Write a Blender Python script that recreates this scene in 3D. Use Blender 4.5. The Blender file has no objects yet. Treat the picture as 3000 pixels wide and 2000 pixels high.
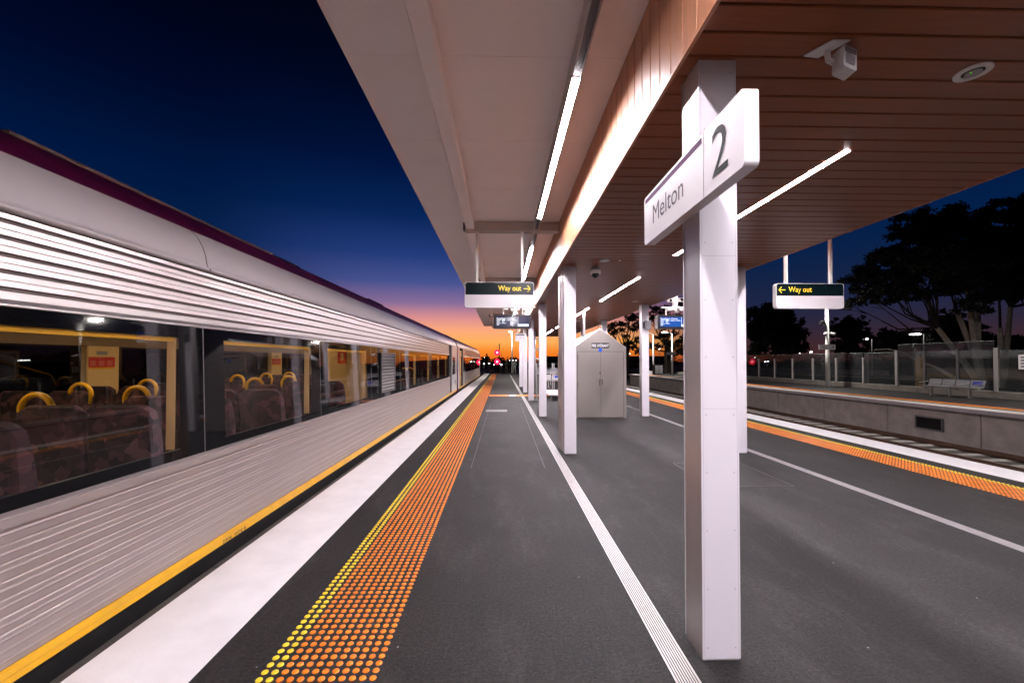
import bpy, bmesh, math, random
from mathutils import Vector, Matrix
random.seed(7)
R = math.radians
sc = bpy.context.scene
col = sc.collection

# ------------------------------------------------------------------ camera
EYE = 1.55
cam = bpy.data.cameras.new('camera'); camo = bpy.data.objects.new('camera', cam); col.objects.link(camo)
cam.sensor_width = 36.0; cam.lens = 1209.0 / 3000.0 * 36.0
cam.shift_y = 37.5 / 3000.0
cam.clip_start = 0.05; cam.clip_end = 4000
camo.location = (0, 0, EYE)
camo.rotation_euler = (R(90 + 0.92), 0, R(-1.37))
sc.camera = camo
CR = camo.rotation_euler.to_matrix()

def at(px, py, Y):
    """layout helper: the point at depth Y that the photograph shows at pixel px, py"""
    d = CR @ Vector(((px - 1500) / 1209.0, -(py - 1037.5) / 1209.0, -1.0))
    return Vector((0, 0, EYE)) + d * (Y / d.y)

# ------------------------------------------------------------------ world: dusk sky
w = bpy.data.worlds.new("World"); sc.world = w; w.use_nodes = True
nt = w.node_tree; nt.nodes.clear()
N = nt.nodes.new; L = nt.links.new
out = N('ShaderNodeOutputWorld'); bg = N('ShaderNodeBackground'); L(bg.outputs[0], out.inputs[0])
tc = N('ShaderNodeTexCoord'); sep = N('ShaderNodeSeparateXYZ'); L(tc.outputs['Generated'], sep.inputs[0])
def lin(c):
    c = c / 255.0
    return c / 12.92 if c <= 0.04045 else ((c + 0.055) / 1.055) ** 2.4
def ramp(stops):
    r = N('ShaderNodeValToRGB'); cr = r.color_ramp
    while len(cr.elements) > 1: cr.elements.remove(cr.elements[-1])
    first = True
    for e, c in stops:
        p = max(0.0, math.sin(R(e)))
        if first: el = cr.elements[0]; el.position = p; first = False
        else: el = cr.elements.new(p)
        el.color = (lin(c[0]), lin(c[1]), lin(c[2]), 1)
    L(sep.outputs['Z'], r.inputs[0]); return r
ra = ramp([(0, (236, 104, 30)), (1.4, (252, 140, 44)), (2.6, (255, 178, 92)), (4.2, (252, 170, 124)), (5.8, (222, 146, 144)),
           (7.8, (138, 110, 154)), (10.5, (72, 84, 146)), (14, (36, 60, 124)), (19, (7, 37, 88)), (25, (1, 19, 60)), (32, (0, 8, 34)), (38, (0, 4, 20)), (48, (0, 1, 10)), (70, (0, 1, 5))])
rb = ramp([(0, (70, 38, 38)), (2.0, (62, 39, 46)), (4.0, (46, 39, 58)), (6.5, (30, 37, 68)), (10, (16, 34, 70)), (14, (3, 31, 72)), (20, (0, 22, 62)), (27, (0, 9, 40)), (36, (0, 3, 20)), (48, (0, 1, 10)), (70, (0, 1, 5))])
hv = N('ShaderNodeCombineXYZ'); L(sep.outputs['X'], hv.inputs[0]); L(sep.outputs['Y'], hv.inputs[1])
nv = N('ShaderNodeVectorMath'); nv.operation = 'NORMALIZE'; L(hv.outputs[0], nv.inputs[0])
dt = N('ShaderNodeVectorMath'); dt.operation = 'DOT_PRODUCT'; L(nv.outputs[0], dt.inputs[0])
dt.inputs[1].default_value = (math.sin(R(-3)), math.cos(R(-3)), 0)
mr = N('ShaderNodeMapRange'); mr.interpolation_type = 'SMOOTHSTEP'
mr.inputs['From Min'].default_value = 0.82; mr.inputs['From Max'].default_value = 1.0
L(dt.outputs['Value'], mr.inputs['Value'])
mx = N('ShaderNodeMix'); mx.data_type = 'RGBA'
L(mr.outputs[0], mx.inputs['Factor']); L(rb.outputs[0], mx.inputs[6]); L(ra.outputs[0], mx.inputs[7])
# the afterglow fades to night behind the photographer
mr2 = N('ShaderNodeMapRange'); mr2.inputs['From Min'].default_value = -0.6; mr2.inputs['From Max'].default_value = 0.6
mr2.inputs['To Min'].default_value = 0.25
L(dt.outputs['Value'], mr2.inputs['Value'])
sk = N('ShaderNodeTexSky'); sk.sky_type = 'NISHITA'; sk.sun_disc = False
sk.sun_elevation = R(-4); sk.sun_rotation = R(-3)
mul = N('ShaderNodeVectorMath'); mul.operation = 'SCALE'; L(mx.outputs[2], mul.inputs[0]); L(mr2.outputs[0], mul.inputs['Scale'])
sks = N('ShaderNodeVectorMath'); sks.operation = 'SCALE'; L(sk.outputs[0], sks.inputs[0]); sks.inputs['Scale'].default_value = 0.003
add = N('ShaderNodeVectorMath'); add.operation = 'ADD'; L(mul.outputs[0], add.inputs[0]); L(sks.outputs[0], add.inputs[1])
L(add.outputs[0], bg.inputs['Color']); bg.inputs['Strength'].default_value = 1.0

sc.view_settings.view_transform = 'Standard'; sc.view_settings.look = 'None'
sc.view_settings.exposure = 0.0; sc.view_settings.gamma = 1.0
sc.render.engine = 'CYCLES'
try:
    sc.cycles.max_bounces = 8; sc.cycles.diffuse_bounces = 6; sc.cycles.glossy_bounces = 4
    sc.cycles.transmission_bounces = 6; sc.cycles.transparent_max_bounces = 12
    sc.cycles.caustics_reflective = True; sc.cycles.caustics_refractive = False
    sc.cycles.sample_clamp_indirect = 12.0
except Exception: pass

LAMP = 298.0         # radiance of the canopy strip lights

# ------------------------------------------------------------------ materials
MATS = {}
def mat(name, base=(0.5, 0.5, 0.5), rough=0.5, metal=0.0, spec=0.5, noise=0.0, nscale=8.0, bump=0.0, bscale=60.0,
        emit=None, estr=0.0, stretch=None, coat=0.0, base2=None):
    m = bpy.data.materials.new(name); m.use_nodes = True
    t = m.node_tree; p = t.nodes['Principled BSDF']
    p.inputs['Base Color'].default_value = (*base, 1); p.inputs['Roughness'].default_value = rough
    p.inputs['Metallic'].default_value = metal; p.inputs['Specular IOR Level'].default_value = spec
    if coat: p.inputs['Coat Weight'].default_value = coat
    if emit:
        p.inputs['Emission Color'].default_value = (*emit, 1); p.inputs['Emission Strength'].default_value = estr
    if noise or bump:
        c = t.nodes.new('ShaderNodeTexCoord'); mp = t.nodes.new('ShaderNodeMapping'); t.links.new(c.outputs['Object'], mp.inputs[0])
        if stretch: mp.inputs['Scale'].default_value = stretch
    if noise:
        n = t.nodes.new('ShaderNodeTexNoise'); n.inputs['Scale'].default_value = nscale; n.inputs['Detail'].default_value = 6
        n.inputs['Roughness'].default_value = 0.6
        t.links.new(mp.outputs[0], n.inputs['Vector'])
        r = t.nodes.new('ShaderNodeValToRGB'); r.color_ramp.elements[0].position = 0.3; r.color_ramp.elements[1].position = 0.72
        b2 = base2 if base2 else tuple(min(1, b * (1 + noise)) for b in base)
        r.color_ramp.elements[0].color = (*[b * (1 - noise) for b in base], 1); r.color_ramp.elements[1].color = (*b2, 1)
        t.links.new(n.outputs['Fac'], r.inputs[0]); t.links.new(r.outputs[0], p.inputs['Base Color'])
        rr = t.nodes.new('ShaderNodeMapRange'); rr.inputs['To Min'].default_value = max(0, rough - 0.08); rr.inputs['To Max'].default_value = min(1, rough + 0.08)
        t.links.new(n.outputs['Fac'], rr.inputs['Value']); t.links.new(rr.outputs[0], p.inputs['Roughness'])
    if bump:
        n2 = t.nodes.new('ShaderNodeTexNoise'); n2.inputs['Scale'].default_value = bscale; n2.inputs['Detail'].default_value = 4
        t.links.new(mp.outputs[0], n2.inputs['Vector'])
        bb = t.nodes.new('ShaderNodeBump'); bb.inputs['Strength'].default_value = bump; bb.inputs['Distance'].default_value = 0.01
        t.links.new(n2.outputs['Fac'], bb.inputs['Height']); t.links.new(bb.outputs[0], p.inputs['Normal'])
    MATS[name] = m
    return m

def emis(name, colr, strength):
    m = bpy.data.materials.new(name); m.use_nodes = True; t = m.node_tree; t.nodes.clear()
    e = t.nodes.new('ShaderNodeEmission'); o = t.nodes.new('ShaderNodeOutputMaterial')
    e.inputs[0].default_value = (*colr, 1); e.inputs[1].default_value = strength; t.links.new(e.outputs[0], o.inputs[0])
    MATS[name] = m; return m

def glass(name, tint=(0.8, 0.8, 0.8), ior=1.5, rough=0.0, boost=1.0, dust=0.0):
    """thin pane: fresnel reflection over tinted see-through"""
    m = bpy.data.materials.new(name); m.use_nodes = True; t = m.node_tree; t.nodes.clear()
    o = t.nodes.new('ShaderNodeOutputMaterial'); mixn = t.nodes.new('ShaderNodeMixShader')
    tr = t.nodes.new('ShaderNodeBsdfTransparent'); gl = t.nodes.new('ShaderNodeBsdfGlossy')
    tr.inputs[0].default_value = (*tint, 1); gl.inputs['Roughness'].default_value = rough
    gl.inputs['Color'].default_value = (0.95, 0.95, 0.95, 1)
    # Schlick reflectance that is the same from both faces of the pane
    ge = t.nodes.new('ShaderNodeNewGeometry'); dp = t.nodes.new('ShaderNodeVectorMath'); dp.operation = 'DOT_PRODUCT'
    t.links.new(ge.outputs['Incoming'], dp.inputs[0]); t.links.new(ge.outputs['Normal'], dp.inputs[1])
    def mth(op, a=None, b=None, clamp=False):
        n = t.nodes.new('ShaderNodeMath'); n.operation = op; n.use_clamp = clamp
        for i, v in enumerate((a, b)):
            if v is None: continue
            if isinstance(v, (int, float)): n.inputs[i].default_value = v
            else: t.links.new(v, n.inputs[i])
        return n.outputs[0]
    f0 = ((ior - 1) / (ior + 1)) ** 2 * boost
    q = mth('SUBTRACT', 1.0, mth('ABSOLUTE', dp.outputs['Value'])); q = mth('POWER', q, 5.0)
    fr = mth('ADD', mth('MULTIPLY', q, 1 - f0), f0, True)
    t.links.new(fr, mixn.inputs[0])
    if dust:
        df = t.nodes.new('ShaderNodeBsdfDiffuse'); df.inputs[0].default_value = (0.75, 0.78, 0.8, 1); m2 = t.nodes.new('ShaderNodeMixShader'); m2.inputs[0].default_value = dust
        t.links.new(tr.outputs[0], m2.inputs[1]); t.links.new(df.outputs[0], m2.inputs[2]); tr = m2
    t.links.new(tr.outputs[0], mixn.inputs[1]); t.links.new(gl.outputs[0], mixn.inputs[2]); t.links.new(mixn.outputs[0], o.inputs[0])
    MATS[name] = m; return m

# asphalt: aggregate speckle, broad scuffs and pale drag marks
def asphalt():
    m = bpy.data.materials.new('asphalt'); m.use_nodes = True; t = m.node_tree; p = t.nodes['Principled BSDF']
    c = t.nodes.new('ShaderNodeTexCoord')
    def noise(scale, detail, rough=0.6, stretch=None, w=0.0):
        n = t.nodes.new('ShaderNodeTexNoise'); n.inputs['Scale'].default_value = scale; n.inputs['Detail'].default_value = detail
        n.inputs['Roughness'].default_value = rough
        mp = t.nodes.new('ShaderNodeMapping'); mp.inputs['Location'].default_value = (w, w, 0)
        if stretch: mp.inputs['Scale'].default_value = stretch
        t.links.new(c.outputs['Object'], mp.inputs[0]); t.links.new(mp.outputs[0], n.inputs['Vector']); return n
    def rmp(src, a, b, ca, cb):
        r = t.nodes.new('ShaderNodeValToRGB'); r.color_ramp.elements[0].position = a; r.color_ramp.elements[1].position = b
        r.color_ramp.elements[0].color = (*ca, 1); r.color_ramp.elements[1].color = (*cb, 1); t.links.new(src, r.inputs[0]); return r
    grain = noise(75, 4, 0.85); big = noise(1.1, 8, 0.65); scuff = noise(2.6, 9, 0.72, (1.0, 0.35, 1), 7.0); fine = noise(36, 8, 0.8, None, 3)
    base = rmp(grain.outputs['Fac'], 0.40, 0.62, (0.0030, 0.0028, 0.0029), (0.0240, 0.0217, 0.0220))
    m1 = t.nodes.new('ShaderNodeMix'); m1.data_type = 'RGBA'; m1.blend_type = 'MULTIPLY'; m1.inputs[0].default_value = 1
    b2 = rmp(big.outputs['Fac'], 0.3, 0.72, (0.55, 0.54, 0.56), (1.5, 1.42, 1.42))
    t.links.new(base.outputs[0], m1.inputs[6]); t.links.new(b2.outputs[0], m1.inputs[7])
    m2 = t.nodes.new('ShaderNodeMix'); m2.data_type = 'RGBA'; m2.blend_type = 'MIX'
    s2 = rmp(scuff.outputs['Fac'], 0.50, 0.70, (0, 0, 0), (0.55, 0.55, 0.55))
    t.links.new(s2.outputs[0], m2.inputs[0]); t.links.new(m1.outputs[2], m2.inputs[6]); m2.inputs[7].default_value = (0.042, 0.038, 0.038, 1)
    m3 = t.nodes.new('ShaderNodeMix'); m3.data_type = 'RGBA'; m3.blend_type = 'MULTIPLY'; m3.inputs[0].default_value = 1
    f2 = rmp(fine.outputs['Fac'], 0.40, 0.60, (0.55, 0.55, 0.55), (1.55, 1.53, 1.52))
    t.links.new(m2.outputs[2], m3.inputs[6]); t.links.new(f2.outputs[0], m3.inputs[7])
    # scattered pale grit
    v = t.nodes.new('ShaderNodeTexVoronoi'); v.inputs['Scale'].default_value = 9.0; t.links.new(c.outputs['Object'], v.inputs['Vector'])
    lt = t.nodes.new('ShaderNodeMath'); lt.operation = 'LESS_THAN'; lt.inputs[1].default_value = 0.05; t.links.new(v.outputs['Distance'], lt.inputs[0])
    gt = t.nodes.new('ShaderNodeMath'); gt.operation = 'GREATER_THAN'; gt.inputs[1].default_value = 0.8
    sp = t.nodes.new('ShaderNodeSeparateColor'); t.links.new(v.outputs['Color'], sp.inputs[0]); t.links.new(sp.outputs[0], gt.inputs[0])
    mm = t.nodes.new('ShaderNodeMath'); mm.operation = 'MULTIPLY'; t.links.new(lt.outputs[0], mm.inputs[0]); t.links.new(gt.outputs[0], mm.inputs[1])
    m4 = t.nodes.new('ShaderNodeMix'); m4.data_type = 'RGBA'; t.links.new(mm.outputs[0], m4.inputs[0]); t.links.new(m3.outputs[2], m4.inputs[6]); m4.inputs[7].default_value = (0.22, 0.2, 0.19, 1)
    t.links.new(m4.outputs[2], p.inputs['Base Color'])
    p.inputs['Roughness'].default_value = 0.70; p.inputs['Specular IOR Level'].default_value = 0.30
    bb = t.nodes.new('ShaderNodeBump'); bb.inputs['Strength'].default_value = 0.55; bb.inputs['Distance'].default_value = 0.004
    t.links.new(grain.outputs['Fac'], bb.inputs['Height']); t.links.new(bb.outputs[0], p.inputs['Normal'])
    MATS['asphalt'] = m
asphalt()

mat('white_paint', (0.80, 0.77, 0.78), 0.55, noise=0.09, nscale=3.5, bump=0.25, bscale=120, base2=(0.84, 0.81, 0.82))
mat('line_paint', (0.30, 0.275, 0.28), 0.5, noise=0.15, nscale=9)
mat('rubber', (0.055, 0.05, 0.05), 0.6, noise=0.35, nscale=14)
mat('yellow_stud', (0.80, 0.60, 0.03), 0.38, noise=0.12, nscale=30)
mat('orange_stud', (0.82, 0.215, 0.012), 0.38, noise=0.22, nscale=7)
mat('grate_metal', (0.56, 0.53, 0.53), 0.42, metal=0.25, noise=0.10, nscale=20)
mat('dark_gap', (0.012, 0.012, 0.013), 0.9)
mat('column_side', (0.55, 0.51, 0.51), 0.34, metal=0.55, noise=0.05, nscale=3)
mat('column_plate', (0.64, 0.60, 0.65), 0.42, noise=0.03, nscale=2.5, bump=0.03, bscale=14)
mat('rivet', (0.45, 0.43, 0.45), 0.4, metal=0.5)
mat('canopy_panel', (0.93, 0.87, 0.86), 0.55, noise=0.04, nscale=1.3)
mat('canopy_beam', (0.40, 0.37, 0.36), 0.5, noise=0.04, nscale=3)
mat('beam_dark', (0.10, 0.09, 0.095), 0.5)
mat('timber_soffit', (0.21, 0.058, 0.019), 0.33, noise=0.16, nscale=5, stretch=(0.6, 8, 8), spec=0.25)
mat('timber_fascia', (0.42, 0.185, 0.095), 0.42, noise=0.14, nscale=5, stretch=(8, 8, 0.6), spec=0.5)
mat('sign_white', (0.66, 0.62, 0.65), 0.45, noise=0.02, nscale=2)
mat('sign_dark', (0.003, 0.010, 0.012), 0.25, spec=0.25)
mat('sign_yellow', (0.95, 0.68, 0.03), 0.5, emit=(1.0, 0.7, 0.03), estr=0.12)
mat('text_grey', (0.010, 0.011, 0.013), 0.6, spec=0.08)
mat('text_dark', (0.012, 0.013, 0.016), 0.5)
mat('text_faded', (0.135, 0.115, 0.13), 0.6, spec=0.1)
mat('purple_bar', (0.075, 0.002, 0.065), 0.6, spec=0.08)
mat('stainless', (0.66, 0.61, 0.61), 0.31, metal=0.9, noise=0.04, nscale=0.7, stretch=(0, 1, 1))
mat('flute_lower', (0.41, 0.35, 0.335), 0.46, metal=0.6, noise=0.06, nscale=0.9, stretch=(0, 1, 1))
mat('train_white', (0.62, 0.58, 0.60), 0.30, noise=0.03, nscale=1.5, coat=0.4)
mat('train_purple', (0.085, 0.004, 0.045), 0.42, spec=0.3, noise=0.1, nscale=2)
mat('train_roof', (0.012, 0.011, 0.014), 0.6, spec=0.2)
mat('roof_strip', (0.26, 0.21, 0.18), 0.5)
mat('train_yellow', (0.80, 0.42, 0.008), 0.33, noise=0.08, nscale=6)
mat('black_skirt', (0.012, 0.012, 0.013), 0.5, noise=0.5, nscale=8)
mat('frit', (0.004, 0.004, 0.005), 0.04, spec=0.5)
mat('seam', (0.10, 0.10, 0.105), 0.35)
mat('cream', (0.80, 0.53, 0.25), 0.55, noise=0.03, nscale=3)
mat('cabin_floor', (0.05, 0.045, 0.05), 0.7)
mat('cabin_dark', (0.03, 0.028, 0.03), 0.6)
mat('handle_yellow', (0.90, 0.47, 0.01), 0.3, emit=(1.0, 0.5, 0.0), estr=0.0)
mat('red_notice', (0.62, 0.02, 0.015), 0.4)
mat('notice_text', (0.75, 0.35, 0.32), 0.5)
mat('vent_dark', (0.035, 0.033, 0.036), 0.4)
mat('vent_slat', (0.16, 0.15, 0.155), 0.35, metal=0.5)
mat('concrete', (0.47, 0.42, 0.38), 0.8, noise=0.22, nscale=2.2, bump=0.3, bscale=40)
mat('concrete_light', (0.56, 0.51, 0.53), 0.7, noise=0.12, nscale=4, bump=0.2, bscale=60)
mat('concrete_dark', (0.16, 0.14, 0.125), 0.85, noise=0.3, nscale=3, bump=0.3)
mat('ballast', (0.085, 0.066, 0.058), 0.95, noise=0.7, nscale=22, bump=1.0, bscale=26)
mat('rail_rust', (0.105, 0.05, 0.028), 0.6, noise=0.3, nscale=20)
mat('rail_top', (0.32, 0.28, 0.27), 0.3, metal=0.8)
mat('sleeper', (0.46, 0.43, 0.42), 0.85, noise=0.25, nscale=6)
mat('earth', (0.035, 0.032, 0.022), 0.95, noise=0.5, nscale=1.5, bump=0.5, bscale=8)
mat('grass', (0.022, 0.032, 0.014), 0.95, noise=0.5, nscale=3)
mat('leaf', (0.022, 0.028, 0.018), 0.75, noise=0.4, nscale=4)
mat('leaf2', (0.014, 0.017, 0.013), 0.8, noise=0.4, nscale=4)
mat('bark_pale', (0.52, 0.45, 0.38), 0.8, noise=0.35, nscale=5, stretch=(4, 4, 0.8))
mat('bark_dark', (0.06, 0.045, 0.035), 0.85, noise=0.3, nscale=6)
mat('pole_white', (0.70, 0.68, 0.66), 0.4, noise=0.04, nscale=3)
mat('pole_grey', (0.33, 0.32, 0.32), 0.4, metal=0.3)
mat('post_metal', (0.50, 0.49, 0.49), 0.35, metal=0.6)
mat('cabinet', (0.29, 0.255, 0.24), 0.38, metal=0.35, noise=0.04, nscale=2)
mat('cabinet_roof', (0.74, 0.70, 0.71), 0.4)
mat('plate_black', (0.015, 0.012, 0.014), 0.3)
mat('letter_white', (0.85, 0.83, 0.85), 0.5)
mat('blue_tag', (0.0, 0.10, 0.75), 0.4)
mat('handle_steel', (0.65, 0.62, 0.6), 0.25, metal=0.9)
mat('screen_case', (0.018, 0.016, 0.022), 0.45, spec=0.3)
mat('case_side', (0.30, 0.28, 0.29), 0.45)
mat('camera_white', (0.72, 0.69, 0.68), 0.4)
mat('camera_black', (0.01, 0.01, 0.012), 0.15)
mat('speaker_grey', (0.16, 0.15, 0.165), 0.45)
mat('bench_metal', (0.36, 0.35, 0.36), 0.30, metal=0.6)
mat('rail_white', (0.48, 0.46, 0.48), 0.4)
mat('blue_sticker', (0.02, 0.03, 0.28), 0.5)
mat('hatch', (0.036, 0.032, 0.034), 0.6, noise=0.2, nscale=20)
mat('hatch_edge', (0.055, 0.052, 0.052), 0.5)
mat('pit_pale', (0.15, 0.14, 0.14), 0.5, noise=0.2, nscale=12)
mat('skin', (0.42, 0.26, 0.20), 0.6)
mat('amber_reflection', (0.22, 0.12, 0.035), 0.6)  # tint of the amber reflection in the glass
mat('glass_edge', (0.45, 0.55, 0.52), 0.2)
mat('groove_dirt_shade', (0.15, 0.12, 0.11), 0.7)  # dirt and the shade of deep grooves put into one dark colour
mat('cream_rack_shade', (0.30, 0.19, 0.10), 0.6)  # cream darkened in the colour for the shade of the luggage rack
mat('joint_line', (0.40, 0.37, 0.40), 0.5)
mat('cloth_white', (0.62, 0.60, 0.56), 0.8)
mat('cloth_dark', (0.05, 0.045, 0.045), 0.8)
mat('cloth_brown', (0.11, 0.09, 0.06), 0.8)
mat('hair', (0.03, 0.02, 0.015), 0.6)
mat('house_wall', (0.12, 0.10, 0.09), 0.8)
mat('house_roof', (0.04, 0.038, 0.04), 0.8)
mat('car_paint', (0.10, 0.10, 0.12), 0.25, coat=0.6)
mat('tyre', (0.02, 0.02, 0.02), 0.8)
mat('display_blue', (0.01, 0.03, 0.10), 0.15, emit=(0.008, 0.075, 0.36), estr=1.0)
mat('display_dark', (0.01, 0.012, 0.03), 0.10, emit=(0.010, 0.012, 0.04), estr=1.0)
glass('window_glass', (0.80, 0.79, 0.78), 1.52, 0.0, 1.6)
glass('far_window_glass', (0.16, 0.17, 0.20), 1.52, 0.0, 1.0)
glass('fence_glass', (0.60, 0.64, 0.68), 1.5, 0.03, 2.6, dust=0.022)
emis('strip_glow', (1.0, 0.925, 0.985), LAMP)
emis('screen_text', (0.9, 0.93, 1.0), 1.5)
emis('cabin_lamp', (1.0, 0.78, 0.45), 11.0)
emis('street_glow', (1.0, 0.93, 0.86), 1300.0)
emis('far_glow', (1.0, 0.97, 0.95), 14.0)
emis('amber_glow', (1.0, 0.62, 0.3), 8.0)
emis('signal_red', (1.0, 0.01, 0.05), 3.0)
emis('signal_core', (1.0, 0.42, 0.42), 5.0)
emis('tail_red', (1.0, 0.03, 0.05), 4.0)
emis('led_green', (0.25, 1.0, 0.05), 1.6)

# seat moquette: dark plum triangles
def moquette():
    m = bpy.data.materials.new('moquette'); m.use_nodes = True; t = m.node_tree; p = t.nodes['Principled BSDF']
    c = t.nodes.new('ShaderNodeTexCoord'); v = t.nodes.new('ShaderNodeTexVoronoi'); v.inputs['Scale'].default_value = 15
    v.distance = 'MANHATTAN'
    t.links.new(c.outputs['Object'], v.inputs['Vector'])
    sp = t.nodes.new('ShaderNodeSeparateColor'); t.links.new(v.outputs['Color'], sp.inputs[0])
    r = t.nodes.new('ShaderNodeValToRGB'); r.color_ramp.interpolation = 'CONSTANT'
    cols = [(0.0, (0.045, 0.018, 0.026)), (0.35, (0.080, 0.030, 0.040)), (0.6, (0.020, 0.010, 0.015)), (0.82, (0.13, 0.055, 0.066))]
    r.color_ramp.elements[0].color = (*cols[0][1], 1); r.color_ramp.elements[1].position = cols[1][0]; r.color_ramp.elements[1].color = (*cols[1][1], 1)
    for pos, cc in cols[2:]:
        e = r.color_ramp.elements.new(pos); e.color = (*cc, 1)
    t.links.new(sp.outputs[0], r.inputs[0]); t.links.new(r.outputs[0], p.inputs['Base Color']); p.inputs['Roughness'].default_value = 0.9
    MATS['moquette'] = m
moquette()

# ------------------------------------------------------------------ mesh helpers
def wloc(o):
    v = Vector((0, 0, 0))
    while o: v += o.location; o = o.parent
    return v

class MB:
    """collects faces in world coordinates"""
    def __init__(s): s.v = []; s.f = []
    def quad(s, a, b, c, d):
        n = len(s.v); s.v += [a, b, c, d]; s.f.append((n, n + 1, n + 2, n + 3)); return s
    def poly(s, pts):
        n = len(s.v); s.v += [tuple(p) for p in pts]; s.f.append(tuple(range(n, n + len(pts)))); return s
    def box(s, x0, x1, y0, y1, z0, z1):
        n = len(s.v)
        s.v += [(x0, y0, z0), (x1, y0, z0), (x1, y1, z0), (x0, y1, z0), (x0, y0, z1), (x1, y0, z1), (x1, y1, z1), (x0, y1, z1)]
        for f in [(0, 3, 2, 1), (4, 5, 6, 7), (0, 1, 5, 4), (1, 2, 6, 5), (2, 3, 7, 6), (3, 0, 4, 7)]: s.f.append(tuple(n + i for i in f))
        return s
    def bbox(s, x0, x1, y0, y1, z0, z1, b=0.01, axis='y'):
        """box with chamfered edges along one axis"""
        if axis == 'y': P = [(x0, z0), (x1, z0), (x1, z1), (x0, z1)]
        elif axis == 'z': P = [(x0, y0), (x1, y0), (x1, y1), (x0, y1)]
        else: P = [(y0, z0), (y1, z0), (y1, z1), (y0, z1)]
        (a0, c0), (a1, c1) = P[0], P[2]
        ring = [(a0 + b, c0), (a1 - b, c0), (a1, c0 + b), (a1, c1 - b), (a1 - b, c1), (a0 + b, c1), (a0, c1 - b), (a0, c0 + b)]
        if axis == 'y': s.prism([(p, q) for p, q in ring], y0, y1, 'y')
        elif axis == 'z': s.prism(ring, z0, z1, 'z')
        else: s.prism(ring, x0, x1, 'x')
        return s
    def prism(s, ring, t0, t1, axis='y'):
        n = len(s.v); k = len(ring)
        def mk(p, t): return {'y': (p[0], t, p[1]), 'z': (p[0], p[1], t), 'x': (t, p[0], p[1])}[axis]
        for t in (t0, t1): s.v += [mk(p, t) for p in ring]
        for i in range(k): j = (i + 1) % k; s.f.append((n + i, n + j, n + k + j, n + k + i))
        s.f.append(tuple(n + i for i in reversed(range(k)))); s.f.append(tuple(n + k + i for i in range(k)))
        return s
    def strip(s, prof, y0, y1):
        """open profile (x, z) extruded along y"""
        n = len(s.v); k = len(prof)
        for y in (y0, y1): s.v += [(p[0], y, p[1]) for p in prof]
        for i in range(k - 1): s.f.append((n + i, n + i + 1, n + k + i + 1, n + k + i))
        return s
    def tube(s, pts, rad, seg=10, cap=True):
        """tube through points, radius or list of radii"""
        pts = [Vector(p) for p in pts]
        if not isinstance(rad, (list, tuple)): rad = [rad] * len(pts)
        n0 = len(s.v); up = None
        for i, p in enumerate(pts):
            d = (pts[min(i + 1, len(pts) - 1)] - pts[max(i - 1, 0)]).normalized()
            if up is None:
                up = Vector((0, 0, 1)) if abs(d.z) < 0.9 else Vector((1, 0, 0))
            a = d.cross(up).normalized(); b = a.cross(d).normalized(); up = b
            for k in range(seg):
                t = 2 * math.pi * k / seg; s.v.append(tuple(p + (a * math.cos(t) + b * math.sin(t)) * rad[i]))
        for i in range(len(pts) - 1):
            for k in range(seg):
                a = n0 + i * seg + k; b = n0 + i * seg + (k + 1) % seg
                s.f.append((a, b, b + seg, a + seg))
        if cap:
            s.f.append(tuple(n0 + k for k in reversed(range(seg)))); m = n0 + (len(pts) - 1) * seg; s.f.append(tuple(m + k for k in range(seg)))
        return s
    def dome(s, x, y, z, r, h, seg=10, rings=2):
        n = len(s.v)
        for j in range(rings):
            t = j / rings * math.pi / 2; rr = r * math.cos(t) ** 0.7 if j else r; zz = z + h * math.sin(t)
            for k in range(seg): a = 2 * math.pi * k / seg; s.v.append((x + rr * math.cos(a), y + rr * math.sin(a), zz))
        for j in range(rings - 1):
            for k in range(seg): s.f.append((n + j * seg + k, n + j * seg + (k + 1) % seg, n + (j + 1) * seg + (k + 1) % seg, n + (j + 1) * seg + k))
        m = n + (rings - 1) * seg; s.f.append(tuple(m + k for k in range(seg)))
        return s
    def sphere(s, c, r, seg=12, rings=8, sz=1.0):
        n = len(s.v)
        for j in range(rings + 1):
            t = math.pi * j / rings
            for k in range(seg): a = 2 * math.pi * k / seg; s.v.append((c[0] + r * math.sin(t) * math.cos(a), c[1] + r * math.sin(t) * math.sin(a), c[2] + r * sz * math.cos(t)))
        for j in range(rings):
            for k in range(seg): s.f.append((n + j * seg + k, n + (j + 1) * seg + k, n + (j + 1) * seg + (k + 1) % seg, n + j * seg + (k + 1) % seg))
        return s
    def disc(s, c, r, nrm='z', seg=24, th=0.01, ry=None):
        ry = ry or r
        ring = [(c[0] + r * math.cos(2 * math.pi * k / seg), c[1] + ry * math.sin(2 * math.pi * k / seg)) for k in range(seg)]
        if nrm == 'z': s.prism(ring, c[2] - th / 2, c[2] + th / 2, 'z')
        elif nrm == 'y':
            ring = [(c[0] + r * math.cos(2 * math.pi * k / seg), c[2] + ry * math.sin(2 * math.pi * k / seg)) for k in range(seg)]
            s.prism(ring, c[1] - th / 2, c[1] + th / 2, 'y')
        return s
    def build(s, name, m, parent=None, loc=None, smooth=False):
        me = bpy.data.meshes.new(name)
        o = bpy.data.objects.new(name, me); col.objects.link(o)
        off = Vector((0, 0, 0))
        if parent: o.parent = parent; off = wloc(parent)
        if loc is not None: o.location = Vector(loc) - off; off = Vector(loc)
        me.from_pydata([(a[0] - off.x, a[1] - off.y, a[2] - off.z) for a in s.v], [], s.f)
        me.materials.append(MATS[m] if isinstance(m, str) else m)
        if smooth:
            me.polygons.foreach_set('use_smooth', [True] * len(me.polygons))
        me.update()
        bm = bmesh.new(); bm.from_mesh(me); bmesh.ops.recalc_face_normals(bm, faces=bm.faces); bm.to_mesh(me); bm.free()
        return o

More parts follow.
